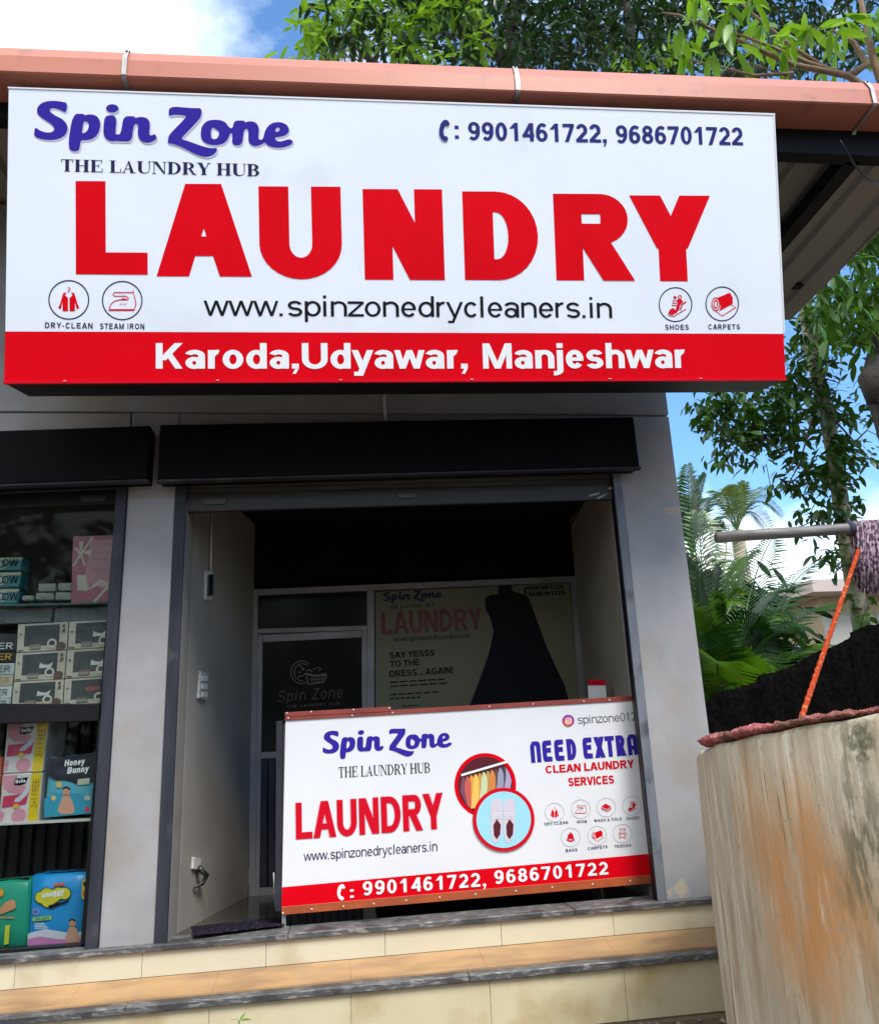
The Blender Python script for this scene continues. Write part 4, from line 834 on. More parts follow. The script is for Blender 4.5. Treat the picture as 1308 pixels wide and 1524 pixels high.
# stack of flat boxes whose names end in ER
ers = [(943,970,26,(.012,.012,.014),(.6,.6,.6),'black with white letters, topmost'), (970,986,24,(.012,.012,.014),(.55,.33,.05),'black with gold letters'), (987,1004,22,(.40,.44,.43),(.10,.11,.12),'pale grey with thin dark letters'), (1004.5,1021,20,(.42,.38,.30),(.50,.30,.12),'beige with tan letters'), (1021.5,1039,18,(.55,.56,.55),(.12,.12,.12),'white with grey letters'), (1039.5,1056,16,(.48,.49,.48),(.12,.12,.12),'white, lowest of its stack')]
for (y0, y1, xr, cb, ct, lb) in ers:
    r_, pl = pack('flat_box', [(-60,y0+2),(xr,y0),(xr-2,y1),(-62,y1+2)], .16, cm(cb), 'flat box %s, left of the cream windowed boxes' % lb, 'flat box', 'flat boxes stacked at the left edge', .002)
    text(pl, 'LIVER'[2:] if False else 'BER', (-14, y1-3.2), (xr-7, y1-4), 9.5, cm(ct), r_, w=.16, layer=2)
# pads with yellow side band
for k, (A_, B_, C_, D_) in enumerate((((11,1077),(73,1073.5),(63.5,1149),(3.5,1152.5)), ((3.2,1153),(63.2,1149.5),(57,1224),(-3,1229.5)))):
    r_, pl = pack('pads_pack', [A_, B_, C_, D_], .30, cm((.66,.60,.60)), 'pink and white pads pack with yellow free offer band, %s of two' % ('upper' if k == 0 else 'lower'), 'pads pack', 'pink pads packs with yellow bands', .006)
    def L(u, v): return (D_[0] + (C_[0]-D_[0])*u + ((A_[0]-D_[0])*(1-u) + (B_[0]-C_[0])*u)*v, D_[1] + (C_[1]-D_[1])*u + ((A_[1]-D_[1])*(1-u) + (B_[1]-C_[1])*u)*v)
    LL = lambda lst: [L(*q) for q in lst]
    pr(pl, r_, 'yellow_band', [[LL([(.73,.01),(.98,.01),(.98,.99),(.73,.99)])]], cm((.72,.50,.01)))
    pr(pl, r_, 'pink_wave', [[LL([(.02,.98),(.40,.97),(.34,.82),(.6,.74),(.72,.66),(.70,.56),(.45,.6),(.2,.64),(.06,.72)])], [LL([(.5+.19*math.cos(t), .16+.14*math.sin(t)) for t in [q*.5 for q in range(13)]])], [LL([(.02,.30),(.14,.24),(.10,.08),(.02,.02)])]], cm((.66,.28,.36)))
    pr(pl, r_, 'crimson_panel', [[LL([(.06,.34),(.66,.38),(.70,.60),(.08,.57)])]], cm((.60,.04,.12)), 2)
    pr(pl, r_, 'pad_print', [[LL([(.36,.44),(.5,.44),(.66,.56),(.74,.70),(.64,.72),(.52,.58),(.38,.5)])]], cm((.62,.60,.70)), 3)
    pr(pl, r_, 'flower_print', [[LL([(.42+.08*math.cos(t), .36+.045*math.sin(t)) for t in [q*.57 for q in range(11)]])]], cm((.75,.45,.03)), 4)
    pr(pl, r_, 'logo_panel', [[LL([(.32,.78),(.46,.76),(.60,.79),(.66,.92),(.46,.90),(.34,.91)])]], M['black'], 2)
    text(pl, 'Bella', L(.36,.81), L(.60,.82), 5, M['white'], r_, w=.22, layer=3)
    a, b = L(.90,.32), L(.93,.84)
    shapes, x0, x1 = layout('2+1 FREE', .14, .12, glyph, .05); pa, pb = pl.at(*L(.93,.30)), pl.at(*L(.94,.86)); du = (pb - pa); nn = V((-1, 0, 0)) * .030
    prints('lettering', shapes, lambda x, y, off: pa + du * ((x-x0)/(x1-x0)) + nn * y + pl.n * off, cm((.25,.17,.02)), r_, 2)
def baby(pl, r_, x, y, s, layer=3):
    sk = cm((.62,.32,.22)); 
    pr(pl, r_, 'infant_print', [[chaikin([(x-6*s,y-14*s),(x+6*s,y-14*s),(x+11*s,y-2*s),(x+14*s,y+11*s),(x+8*s,y+15*s),(x-8*s,y+15*s),(x-14*s,y+11*s),(x-10*s,y-2*s)])], [ell(x,y-20*s,6.2*s,7.4*s,18)]], sk, layer)
    pr(pl, r_, 'infant_print', [[ell(x,y-24.6*s,6*s,4*s,14)]], cm((.03,.02,.02)), layer + 1); pr(pl, r_, 'infant_print', [[ell(x,y-20*s,5*s,5.4*s,14)]], sk, layer + 2)
    pr(pl, r_, 'infant_print', [[ell(x-2*s,y-20*s,.7*s,n=6)], [ell(x+2*s,y-20*s,.7*s,n=6)], strip([(x-1.8*s,y-16.4*s),(x,y-15.8*s),(x+1.8*s,y-16.4*s)], .6*s)], cm((.08,.03,.03)), layer + 3)
hb, pl = pack('diaper_pack', [(73,1128),(147,1120),(139,1211),(65,1218)], .16, cm((.10,.42,.55)), 'blue diaper pack with dark top and white brush lettering on the lower shelf', 'diaper pack', 'diaper packs in the display', .01, puff=.05)
pr(pl, hb, 'dark_top', [[[(73.5,1129),(147,1120.5),(144,1162),(136,1164),(132,1162),(116,1168),(106,1164),(94,1161),(84,1162),(69,1154)]]], cm((.018,.018,.035)))
pr(pl, hb, 'blue_hill', [[[(66,1190),(78,1182),(100,1180),(122,1182),(141,1192),(139,1210.5),(65.5,1217)]]], cm((.03,.30,.46)))
pr(pl, hb, 'badge', [[ell(88,1168,5,5,14)], [ell(80,1188,4,4,12)]], cm((.62,.48,.16)), 2); pr(pl, hb, 'badge', [[ell(130,1205,4,4,12)]], cm((.6,.05,.10)), 2); pr(pl, hb, 'badge', [[[(116,1160),(134,1158),(133,1167),(115,1169)]], [ell(130,1188,5,4,12)]], cm((.5,.52,.42)), 2)
text(pl, 'Honey', (96, 1141), (127, 1137.5), 9.5, M['white'], hb, w=.26, layer=2, slant=.2); text(pl, 'Bunny', (100, 1152), (133, 1148.5), 9.5, M['white'], hb, w=.26, layer=2, slant=.2)
baby(pl, hb, 99, 1198, .95)
sn, pl = pack('diaper_pack', [(48,1303),(133,1299),(125,1404),(41,1411)], .18, cm((.01,.28,.68)), 'bright blue diaper pack with yellow cloud logo at the bottom right of the display', 'diaper pack', 'diaper packs in the display', .01, puff=.06)
pr(pl, sn, 'white_wave', [[[(41.5,1390),(55,1386),(68,1383),(85,1386),(105,1389),(126.5,1386),(125.5,1403.5),(41,1410)]]], cm((.62,.62,.72)))
pr(pl, sn, 'pink_wave', [[[(41.3,1398),(60,1394),(85,1398),(110,1399),(125.5,1396),(125.2,1403.6),(41,1410)]]], cm((.60,.20,.46)), 2)
cl = [(70,1332,9),(62,1336,8),(72,1341,9),(80,1334,9),(88,1330,8),(96,1330,8)]
pr(pl, sn, 'cloud_logo', [[ell(x, y, r+2.4, r+1.8, 16)] for x, y, r in cl], M['black'], 2); pr(pl, sn, 'cloud_logo', [[ell(x, y, r+1.2, r+.8, 16)] for x, y, r in cl], cm((.66,.60,.03)), 3)
text(pl, 'snuggy', (63, 1337), (96, 1330.5), 9, M['white'], sn, w=.26, layer=5)
pr(pl, sn, 'ribbon_print', [[[(72,1348),(88,1344),(104,1340),(102,1343),(90,1347),(74,1353)]]], M['black'], 4)
pr(pl, sn, 'tag_print', [[[(80,1316),(97,1313.5),(97,1317),(80,1320)]]], cm((.7,.12,.06)), 4); pr(pl, sn, 'tag_print', [[[(49,1366),(77,1363),(77,1369),(49,1372)]]], cm((.35,.62,.12)), 2); text(pl, 'DRY SOFT', (52,1370.5), (74,1368.2), 4, cm((.03,.2,.3)), sn, w=.2, layer=4)
pr(pl, sn, 'badge', [[chaikin([(123,1310),(131,1307),(128,1340),(121,1338)])]], cm((.80,.62,.02)), 2); pr(pl, sn, 'badge', [[ell(127.5,1316,3.4,4,12)]], M['black'], 3); pr(pl, sn, 'badge', [[ell(126,1330,3,5,12)]], cm((.7,.14,.02)), 3)
baby(pl, sn, 108, 1391, .82)
for k_, (q_, c_, lb) in enumerate(()): pass
for q in range(4): pr(pl, sn, 'text_line', [strip([(52, 1375+q*2.3), (66+q*2, 1374.4+q*2.3)], .9)], M['white'], 3)
pr(pl, sn, 'purple_ring', [ring(54, 1357, 5, 1.3, 16)], cm((.5,.2,.45)), 3)  # purple ring printed on the wrap
gp, pl = pack('diaper_pack', [(-60,1318),(46,1309),(40,1411),(-66,1420)], .18, cm((.01,.32,.20)), 'green diaper pack in shiny wrap at the bottom left of the display', 'diaper pack', 'diaper packs in the display', .012, puff=.07)
pr(pl, gp, 'hand_print', [[chaikin([(0,1352),(8,1343),(22,1338),(25,1352),(10,1358),(0,1362)])], strip([(0,1366),(22,1366)], 2)], cm((.62,.28,.14)), 2); pr(pl, gp, 'badge', [[ell(0,1329,6,6,14)]], cm((.80,.30,.03)), 2)
pr(pl, gp, 'strip_print', [[[(8,1378),(15,1377),(13,1405),(6,1407)]]], cm((.62,.66,.03)), 2)
for nm, y0 in (('a', 1298), ('b', 1310)):
    x0, x1 = ((52, 134) if nm == 'a' else (-30, 44))
    o = mesh('plastic_top', [atY(x0,y0+6,.2), atY((x0*2+x1)/3,y0,.22), atY((x0+2*x1)/3,y0-2,.22), atY(x1,y0-5,.2), atY(x1,y0+2,.30), atY(x0,y0+6,.30)], [(0,1,5),(1,2,4,5),(2,3,4)], mat('shiny_film', (.35,.37,.40), .15), sn if nm == 'a' else gp)
org, pl = pack('orange_pack', [(-40,1128),(4.5,1126),(-4,1203),(-50,1206)], .16, cm((.42,.09,.03)), 'orange pack half cut off at the left edge beside the pads', 'pack')

# ================================================================ WELL
cW = V((2.574, -1.482, 0)); RW = 1.25
def hit(px_, py_):
    d = ray(px_, py_); a = d.x**2 + d.y**2; e = CAM - cW; b = 2*(e.x*d.x + e.y*d.y); c = e.x**2 + e.y**2 - RW**2
    t = (-b - math.sqrt(max(0, b*b - 4*a*c))) / (2*a); return CAM + d * t
hA, hB = hit(1040, 1118), hit(1305, 1063)
print('well', hA, hB, hit(1170, 1092))
aA = math.atan2(hA.y - cW.y, hA.x - cW.x) % (2*math.pi); aB = math.atan2(hB.y - cW.y, hB.x - cW.x) % (2*math.pi)
def rimz(a):
    t = ((a % (2*math.pi)) - aA) / (aB - aA); t = max(-.6, min(1.5, t)) ; return hA.z + (hB.z - hA.z) * t
def wm():
    m = bpy.data.materials.new('weathered_well_plaster'); m.use_nodes = True; n, l = m.node_tree.nodes, m.node_tree.links; p = n['Principled BSDF']; p.inputs['Roughness'].default_value = .85
    g = n.new('ShaderNodeNewGeometry')
    def nz_(sc_, st, det=7, loc=(0,0,0), rough=.6):
        k = n.new('ShaderNodeMapping'); k.inputs['Scale'].default_value = st; k.inputs['Location'].default_value = loc; z = n.new('ShaderNodeTexNoise'); z.inputs['Scale'].default_value = sc_; z.inputs['Detail'].default_value = det; z.inputs['Roughness'].default_value = rough
        l.new(g.outputs['Position'], k.inputs['Vector']); l.new(k.outputs['Vector'], z.inputs['Vector']); return z.outputs['Fac']
    def rng(f, a, b):
        r = n.new('ShaderNodeMapRange'); r.interpolation_type = 'SMOOTHSTEP'; r.inputs[1].default_value = a; r.inputs[2].default_value = b; l.new(f, r.inputs[0]); return r.outputs[0]
    def mul(a, b):
        q = n.new('ShaderNodeMath'); q.operation = 'MULTIPLY'; l.new(a, q.inputs[0]); l.new(b, q.inputs[1]); return q.outputs[0]
    def mix(a, f, c):
        q = n.new('ShaderNodeMix'); q.data_type = 'RGBA'; l.new(f, q.inputs[0]); q.inputs[7].default_value = (*c, 1)
        if isinstance(a, tuple): q.inputs[6].default_value = (*a, 1)
        else: l.new(a, q.inputs[6])
        return q.outputs[2]
    def blob(pos, r0, r1, sc3=(1,1,1), amt=.18):
        k = n.new('ShaderNodeVectorMath'); k.operation = 'SUBTRACT'; l.new(g.outputs['Position'], k.inputs[0]); k.inputs[1].default_value = pos
        k2 = n.new('ShaderNodeVectorMath'); k2.operation = 'MULTIPLY'; l.new(k.outputs[0], k2.inputs[0]); k2.inputs[1].default_value = sc3
        k3 = n.new('ShaderNodeVectorMath'); k3.operation = 'LENGTH'; l.new(k2.outputs[0], k3.inputs[0])
        nn = n.new('ShaderNodeMath'); nn.operation = 'MULTIPLY_ADD'; l.new(nz_(5, (1,1,.5)), nn.inputs[0]); nn.inputs[1].default_value = amt * 2; l.new(k3.outputs['Value'], nn.inputs[2])
        return rng(nn.outputs[0], r1 + amt, r0 + amt)
    c = mix((.50,.43,.32), rng(nz_(3, (1,1,.35)), .35, .65), (.40,.34,.26))
    c = mix(c, rng(nz_(18, (1,1,.05), 8, (4,4,1)), .48, .62), (.36,.27,.18))
    c = mix(c, rng(nz_(26, (1,1,.06), 4), .50, .72), (.66,.60,.50))
    c = mix(c, rng(nz_(40, (1,1,.05), 4, (3,1,2)), .60, .74), (.27,.20,.13))
    hO = hit(1190, 1330); c = mix(c, mul(blob(tuple(hO), .04, .34, (1,1,.60), .22), rng(nz_(11, (1,1,.12)), .15, .48)), (.54,.25,.085))
    hM = hit(1285, 1230); c = mix(c, mul(blob(tuple(hM), .0, .26, (1.6,1.6,.55)), rng(nz_(34, (1,1,.25), 8), .40, .58)), (.13,.12,.065))
    hM2 = hit(1284, 1120); c = mix(c, mul(blob(tuple(hM2), .0, .10, (1.8,1.8,.9)), rng(nz_(50, (1,1,.6), 8), .38, .55)), (.10,.095,.05))
    hM3 = hit(1090, 1500); c = mix(c, mul(blob(tuple(hM3), .0, .24, (1.5,1.5,.9)), rng(nz_(30, (1,1,.12), 8), .48, .62)), (.12,.09,.06))
    c = mix(c, rng(nz_(55, (1,1,.04), 3, (7,7,7)), .66, .72), (.10,.075,.05))
    c = mix(c, rng(nz_(48, (1,1,.7), 12, (2,9,4), .75), .53, .68), (.33,.27,.19))
    c = mix(c, rng(nz_(13, (1,1,.10), 12, (8,2,4), .8), .60, .70), (.60,.55,.46))
    l.new(c, p.inputs['Base Color'])
    b = n.new('ShaderNodeBump'); b.inputs['Distance'].default_value = .006; l.new(nz_(30, (1,1,.22), 8), b.inputs['Height']); l.new(b.outputs['Normal'], p.inputs['Normal']); return m
M['well'] = wm()
well = empty('draw_well', (cW.x, cW.y, .22), 'round weathered plaster well parapet with orange and mossy stains', 'well')
NS = 200; vs, fs = [], []
rings = [(RW, 0), (RW, .25), (RW, .5), (RW, .75), (RW, .985), (RW - .012, 1.0), (RW - .10, 1.0), (RW - .11, .985), (RW - .11, 0)]
for r_, t in rings:
    for k in range(NS):
        a = 2*math.pi*k/NS; z = .2 + (rimz(a) - .2) * t; rr = r_ + (.003*math.sin(a*9+t*5)+.002*math.sin(a*23+t*11)) * (1 if r_ > RW-.05 else 0)
        vs.append((cW.x + rr*math.cos(a), cW.y + rr*math.sin(a), z + (.003*math.sin(a*31) if t > .9 else 0)))
for i in range(len(rings)-1):
    for k in range(NS): fs.append((i*NS+k, i*NS+(k+1) % NS, (i+1)*NS+(k+1) % NS, (i+1)*NS+k))
mesh('parapet', vs, fs, M['well'], well, True)
o = mesh('dark_shaft_disc', [(cW.x + (RW-.105)*math.cos(a), cW.y + (RW-.105)*math.sin(a), .24) for a in [2*math.pi*k/32 for k in range(32)]], [tuple(range(32))], M['blackp'], well)  # flat black disc in place of the shaft's darkness
# folded pink net on the rim
M['net'] = mat('faded_pink_net', (.52, .17, .17), .95, spec=.1, c2=(.26, .08, .08), scale=70, stretch=(1,1,3), lo=.42, hi=.58, bump=.012, bscale=90, dirt=(.16,.09,.06), dscale=8, dlo=.45, dhi=.62)
vs, fs = [], []; n1, n2 = 220, 14
hL = hit(1052, 1110); aL = math.atan2(hL.y-cW.y, hL.x-cW.x) % (2*math.pi); a_end = aB + .5
for i in range(n1+1):
    t = i/n1; a = aL - .06 + (a_end - aL + .06)*t; rt = .034 - .020*min(1, t*1.6) + .003*math.sin(t*31) + .002*math.sin(t*77) ; rt *= min(1, .35 + t*14)
    for k in range(n2):
        b = 2*math.pi*k/n2; rr = RW - .045 + rt*2.2*math.cos(b); zz = rimz(a) + .006 + rt*.5 + rt*.62*math.sin(b)
        j = .004*math.sin(a*140 + k*2.1) + random.uniform(-.002,.002)
        vs.append((cW.x + (rr+j)*math.cos(a), cW.y + (rr+j)*math.sin(a), zz + j))
for i in range(n1):
    for k in range(n2): fs.append((i*n2+k, i*n2+(k+1) % n2, (i+1)*n2+(k+1) % n2, (i+1)*n2+k))
fs.append(tuple(range(n2))); fs.append(tuple(n1*n2+k for k in range(n2)))
tag(mesh('folded_net', vs, fs, M['net'], None, True), 'faded pink net folded into a roll along the rim of the well', 'net')
# black shade net hanging behind the well
PN = YP(.10)
top = [(1030,1066),(1050,1042),(1070,1032),(1098,1024),(1116,1016),(1130,1006),(1150,1002),(1175,992),(1200,980),(1225,968),(1248,956),(1262,946),(1275,938),(1290,930),(1308,928),(1380,905),(1500,880),(1640,860)]
vs, fs = [], []; nj = 26
xs = []
for i in range(len(top)-1):
    for s_ in range(5): u = s_/5; xs.append((top[i][0]*(1-u)+top[i+1][0]*u, top[i][1]*(1-u)+top[i+1][1]*u + random.uniform(-1.2, 1.2)))
for i, (x, y) in enumerate(xs):
    T = PN.at(x, y)
    for j in range(nj+1):
        v = j/nj; vs.append((T.x + .02*math.sin(v*9+i*.4), .10 - .16*v + .02*math.sin(i*.21+v*3) + .008*math.sin(i*.9 - v*8), T.z*(1-v) + .22*v))
for i in range(len(xs)-1):
    for j in range(nj): fs.append((i*(nj+1)+j, (i+1)*(nj+1)+j, (i+1)*(nj+1)+j+1, i*(nj+1)+j+1))
M['shade'] = mat('black_shade_net', (.0025, .0025, .0025), 1.0, c2=(.007,.006,.006), scale=40, bump=.002, bscale=80, spec=.0)
o = tag(mesh('shade_net', vs, fs, M['shade'], None, True), 'black shade net draped in a slope behind the well', 'net')
sm = o.modifiers.new('s', 'SOLIDIFY'); sm.thickness = .008
# pole, mop cloth, rope
PPo = YP(-1.0)
pw = .022
pA, pB = PPo.at(1066, 800), PPo.at(1262, 787); dAB = (pB - pA)
pole = empty('well_pole', pA + dAB * 1.6, 'weathered grey metal pole reaching over the well', 'pole')
tube('pipe', [pA, pA + dAB * .5, pB, pA + dAB * 2.2], [.0245, .0245, .025, .025], mat('weathered_grey_pipe', (.20, .19, .19), .6, .2, c2=(.12,.11,.10), scale=14, stretch=(.5,3,3), bump=.002, bscale=30), pole, 16)
pe = pA + dAB * 2.0; tube('post', [(pe.x, pe.y, .2), (pe.x, pe.y, pe.z + .1)], .03, M['zinc'], pole, 12)
M['yarn'] = mat('purple_white_yarn', (.36, .27, .31), .95, c2=(.06, .025, .055), scale=95, stretch=(1,1,.45), lo=.46, hi=.54, detail=2, bump=.004, bscale=140)
vs = MB()
for k in range(70):
    u = random.random(); x = 1271 + 62*u; fr_y = random.choice((-.032, -.026, .026)) + random.uniform(-.004, .004)
    top_ = pA + dAB * ((x - 1066) / 196.0); bot = PPo.at(x + random.uniform(-2, 6) + 3, 868 + random.uniform(-8, 14) + (6 if u > .2 else -4*(.2-u)*50/10))
    p0 = V((top_.x, top_.y, top_.z + .030)); p1 = V((top_.x, top_.y + fr_y, top_.z)); p2 = V(((top_.x+bot.x)/2 + random.uniform(-.004,.004), top_.y + fr_y*1.15, (top_.z+bot.z)/2)); p3 = V((bot.x, top_.y + fr_y*1.1, bot.z))
    vs.tube([p0, p1, p2, p3], [.007, .0075, .008, .0055], 5)
mop = empty('yarn_mop', pA + dAB * 1.12, 'purple and white braided yarn mop cloth hung over the well pole', 'mop')
o = vs.build('strands', M['yarn'], mop, True); o['kind'] = 'stuff'
tube('binding', [pA + dAB * .995, pA + dAB * 1.03], [.034, .036], mat('navy_binding', (.03,.03,.06), .8), mop, 12)
M['rope'] = mat('orange_rope', (.34, .040, .012), .9, spec=.1, c2=(.42, .15, .06), scale=70, lo=.58, hi=.64, detail=1, bump=.003, bscale=90)
rb, rt_ = hit(1186, 1084) + V((.03, .06, -.01)), PPo.at(1280, 812)
pts = [rb.lerp(rt_, i/60) for i in range(61)]; mbr = MB()
for s_ in range(3):
    mbr.tube([p + V((math.cos(i*1.1+s_*2.094), 0, math.sin(i*1.1+s_*2.094)))*.0038 + V((0, math.sin(i*1.1+s_*2.094)*.0038, 0)) for i, p in enumerate(pts)], .0058, 6)
tag(mbr.build('orange_rope', M['rope'], None, True), 'orange twisted rope slanting from the pole down to the well rim', 'rope')

# ================================================================ VEGETATION
def leafmat(name, c, c2, r=.42, trans=.25):
    m = mat(name, c, r, c2=c2, scale=2.2, lo=.4, hi=.62, detail=3, spec=.5)
    n, l = m.node_tree.nodes, m.node_tree.links; p = n['Principled BSDF']; t = n.new('ShaderNodeBsdfTranslucent'); a = n.new('ShaderNodeMixShader'); a.inputs[0].default_value = trans
    t.inputs['Color'].default_value = (c[0]*2.2, c[1]*2.1, c[2]*.9, 1); l.new(p.outputs[0], a.inputs[1]); l.new(t.outputs[0], a.inputs[2]); l.new(a.outputs[0], n['Material Output'].inputs['Surface']); return m
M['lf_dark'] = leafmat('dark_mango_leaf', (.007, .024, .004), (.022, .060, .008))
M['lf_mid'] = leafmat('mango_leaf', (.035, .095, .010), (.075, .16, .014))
M['lf_bright'] = leafmat('bright_leaf', (.13, .25, .016), (.06, .15, .012), trans=.35)  # bright copy; on the mango crown its colour stands for sunlight
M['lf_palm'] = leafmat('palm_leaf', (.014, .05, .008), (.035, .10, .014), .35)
M['lf_palm2'] = leafmat('sun_toned_palm_leaf', (.09, .20, .015), (.018, .055, .008), .35)  # lit copy of the palm leaf, sunlight put into the colour
M['lf_coco'] = leafmat('pale_palm_leaf', (.12, .17, .04), (.07, .12, .03), .4)
M['lf_lady'] = leafmat('climber_leaf', (.018, .055, .008), (.06, .14, .016), .35)
M['bark'] = mat('dark_bark', (.055, .045, .038), .95, c2=(.025, .02, .018), scale=9, stretch=(1,1,.3), bump=.02, bscale=16)
M['bark_p'] = mat('pale_ringed_bark', (.32, .27, .21), .9, c2=(.14, .15, .07), scale=5, bump=.008, bscale=20, bstretch=(.3,.3,4), dirt=(.09,.16,.03), dscale=3, dlo=.5, dhi=.62)
M['twig'] = mat('brown_twig', (.22, .13, .08), .85, c2=(.12,.08,.05), scale=12)
def leaf_geo(l=1.0, w=.24, droop=.18, fold=.06):
    st = [(0, 0), (.22, .72), (.48, 1), (.74, .72), (1, 0)]; vs = []; fs = []
    for t, k in st:
        z = -droop*t*t; 
        if k == 0: vs.append((0, t*l, z*l))
        else: vs += [(-w*l*k/2, t*l, z*l + fold*k*l*.5), (0, t*l, z*l), (w*l*k/2, t*l, z*l + fold*k*l*.5)]
    fs = [(0,2,1),(0,3,2),(1,2,5,4),(2,3,6,5),(4,5,8,7),(5,6,9,8),(7,8,10),(8,9,10)]
    return vs, fs
def rotm(dirv, roll):
    q = V(dirv).normalized().to_track_quat('Y', 'Z').to_matrix(); return q @ Matrix.Rotation(roll, 3, 'Y')
class Leaves:
    def __init__(s): s.it = []
    def clump(s, c, n, size, spread, droop=.35, w=.24, out=None):
        """a whorl of leaves round a twig end"""
        c = V(c)
        for _ in range(n):
            a = random.uniform(0, 2*math.pi); e = random.gauss(-droop, .35)
            d = V((math.cos(a)*math.cos(e), math.sin(a)*math.cos(e), math.sin(e)))
            if out: d = (d + V(out) * .6).normalized()
            s.it.append((c + V((random.gauss(0,1), random.gauss(0,1), random.gauss(0,1))) * spread, rotm(d, random.uniform(-.7,.7)), size * random.uniform(.65, 1.2), w))
    def build(s, parent, m, own=0, name='foliage', lname='leaf', w=.24):
        V_, F_ = leaf_geo(1.0, w)
        it = sorted(s.it, key=lambda q: -(q[2] / max(.2, (q[0] - CAM).length)) if inview(q[0]) else 0)
        me = None
        for p, r, sz, w in it[:own]:
            if me is None:
                me = bpy.data.meshes.new(lname); me.from_pydata(V_, [], F_); me.materials.append(m)
                for q in me.polygons: q.use_smooth = True
            o = bpy.data.objects.new(lname, me); COL.objects.link(o)
            mm = Matrix.Translation(p) @ r.to_4x4() @ Matrix.Diagonal((sz, sz, sz, 1)); pw_ = wloc(parent)
            o.parent = parent; o.matrix_local = Matrix.Translation(-pw_) @ mm
        vs, fs = [], []
        for p, r, sz, w in it[own:]:
            b = len(vs); vs += [tuple(p + r @ (V(v) * sz)) for v in V_]; fs += [tuple(i + b for i in f) for f in F_]
        o = None
        if vs: o = mesh(name, vs, fs, m, parent, True); o['kind'] = 'stuff'
        return o
def inview(p):
    c = ROT.transposed() @ (V(p) - CAM)
    if c.z > -.1: return False
    x, y = CX - F*c.x/c.z, CY + F*c.y/c.z; return 0 < x < 1308 and 0 < y < 1524
def branch(name, pts, r0, r1, m, parent, seg=8): 
    n = len(pts); return tube(name, pts, [r0 + (r1-r0)*i/(n-1) for i in range(n)], m, parent, seg)
def blobpts(pl_y, blobs, dens, jy=.6):
    for (x, y, rx, ry) in blobs:
        n = max(1, int(dens * rx * ry))
        for _ in range(n):
            a = random.uniform(0, 2*math.pi); q = math.sqrt(random.random()); yield atY(x + rx*q*math.cos(a), y + ry*q*math.sin(a), pl_y + random.uniform(-jy, jy)), q

# tree standing behind the shop, its crown above the gutter
t1 = empty('mango_tree', (5.5, 9.0, .22), 'large dark mango tree behind the shop rising above the gutter', 'tree')
branch('trunk', [(5.5,9,.2), (5.4,9,4), (5.0,8.6,8), (4.4,8.4,11)], .42, .26, M['bark'], t1, 14)
for a_, b_, c_ in (((5.2,8.8,7.5),(2.5,8,11.5),(.2,8.2,14.4)), ((4.4,8.4,11),(3.8,8.2,12.6),(2.2,8,15.8)), ((4.4,8.4,11),(6,8,13.5),(5.6,8,16)), ((5,8.6,9),(8,8.4,12.4),(9.5,8,15)), ((4.2,8.4,11),(6.4,8,13.8),(8.2,8,13.9)), ((4.0,8.3,11.5),(2.8,7.8,13.8),(3.6,7.7,15.6))):
    branch('limb', bez(a_, b_, c_, 10), .22, .06, M['bark'], t1)
L1, L2, L3 = Leaves(), Leaves(), Leaves()
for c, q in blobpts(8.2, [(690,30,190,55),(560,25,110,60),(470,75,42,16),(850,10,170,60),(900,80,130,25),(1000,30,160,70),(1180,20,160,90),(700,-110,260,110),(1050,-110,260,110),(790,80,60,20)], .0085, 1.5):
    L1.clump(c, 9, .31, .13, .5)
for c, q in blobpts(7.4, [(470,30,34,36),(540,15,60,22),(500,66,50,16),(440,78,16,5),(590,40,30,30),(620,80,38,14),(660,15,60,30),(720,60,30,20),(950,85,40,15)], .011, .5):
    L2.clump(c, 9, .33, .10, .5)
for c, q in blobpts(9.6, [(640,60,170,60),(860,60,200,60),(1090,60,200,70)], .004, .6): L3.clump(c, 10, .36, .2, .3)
L1.build(t1, M['lf_dark'], 0); L2.build(t1, M['lf_bright'], 0, 'sun_toned_foliage'); L3.build(t1, M['lf_dark'], 0, 'inner_foliage')  # bright clusters carry the sunlight in their leaf colour

# leafy branch reaching over the gutter at the right
def leaf_geo_w(): return leaf_geo(1.0, .36, .2, .05)
t2 = empty('overhanging_tree', (5.2, 2.2, .22), 'long leaved tree at the right with dark trunk and twigs over the gutter', 'tree')
PB = YP(1.6)
trunk_pts = [atY(1420,1100,2.4), atY(1392,800,2.4), atY(1345,640,2.4), atY(1318,560,2.4), atY(1335,480,2.4), atY(1390,380,2.4), atY(1400,230,2.4)]
branch('trunk', [V((trunk_pts[0].x, 2.4, .2))] + trunk_pts, .27, .17, M['bark'], t2, 14)
tube('burl', [atY(1300,600,2.3), atY(1300,565,2.25), atY(1308,535,2.3)], [.06, .14, .07], M['bark'], t2, 12)
for pts, r0, r1 in (([(1400,230),(1330,160),(1262,112),(1180,96),(1100,60),(1010,22),(985,18)], .05, .008), ([(1262,112),(1200,92),(1150,70),(1085,45)], .03, .012), ([(1265,112),(1290,95),(1270,62),(1240,45)], .045, .015), ([(1180,108),(1120,112),(1075,100),(1025,88)], .018, .011), ([(1340,200),(1300,90),(1285,20),(1270,-60)], .05, .02), ([(1150,105),(1172,112),(1120,95),(1070,78)], .012, .006), ([(1240,108),(1180,70),(1120,20),(1070,-30)], .025, .01)):
    branch('twig', [PB.at(*p) for p in pts], r0*.9, r1*.8, M['twig'], t2, 8)
LB, LM = Leaves(), Leaves()
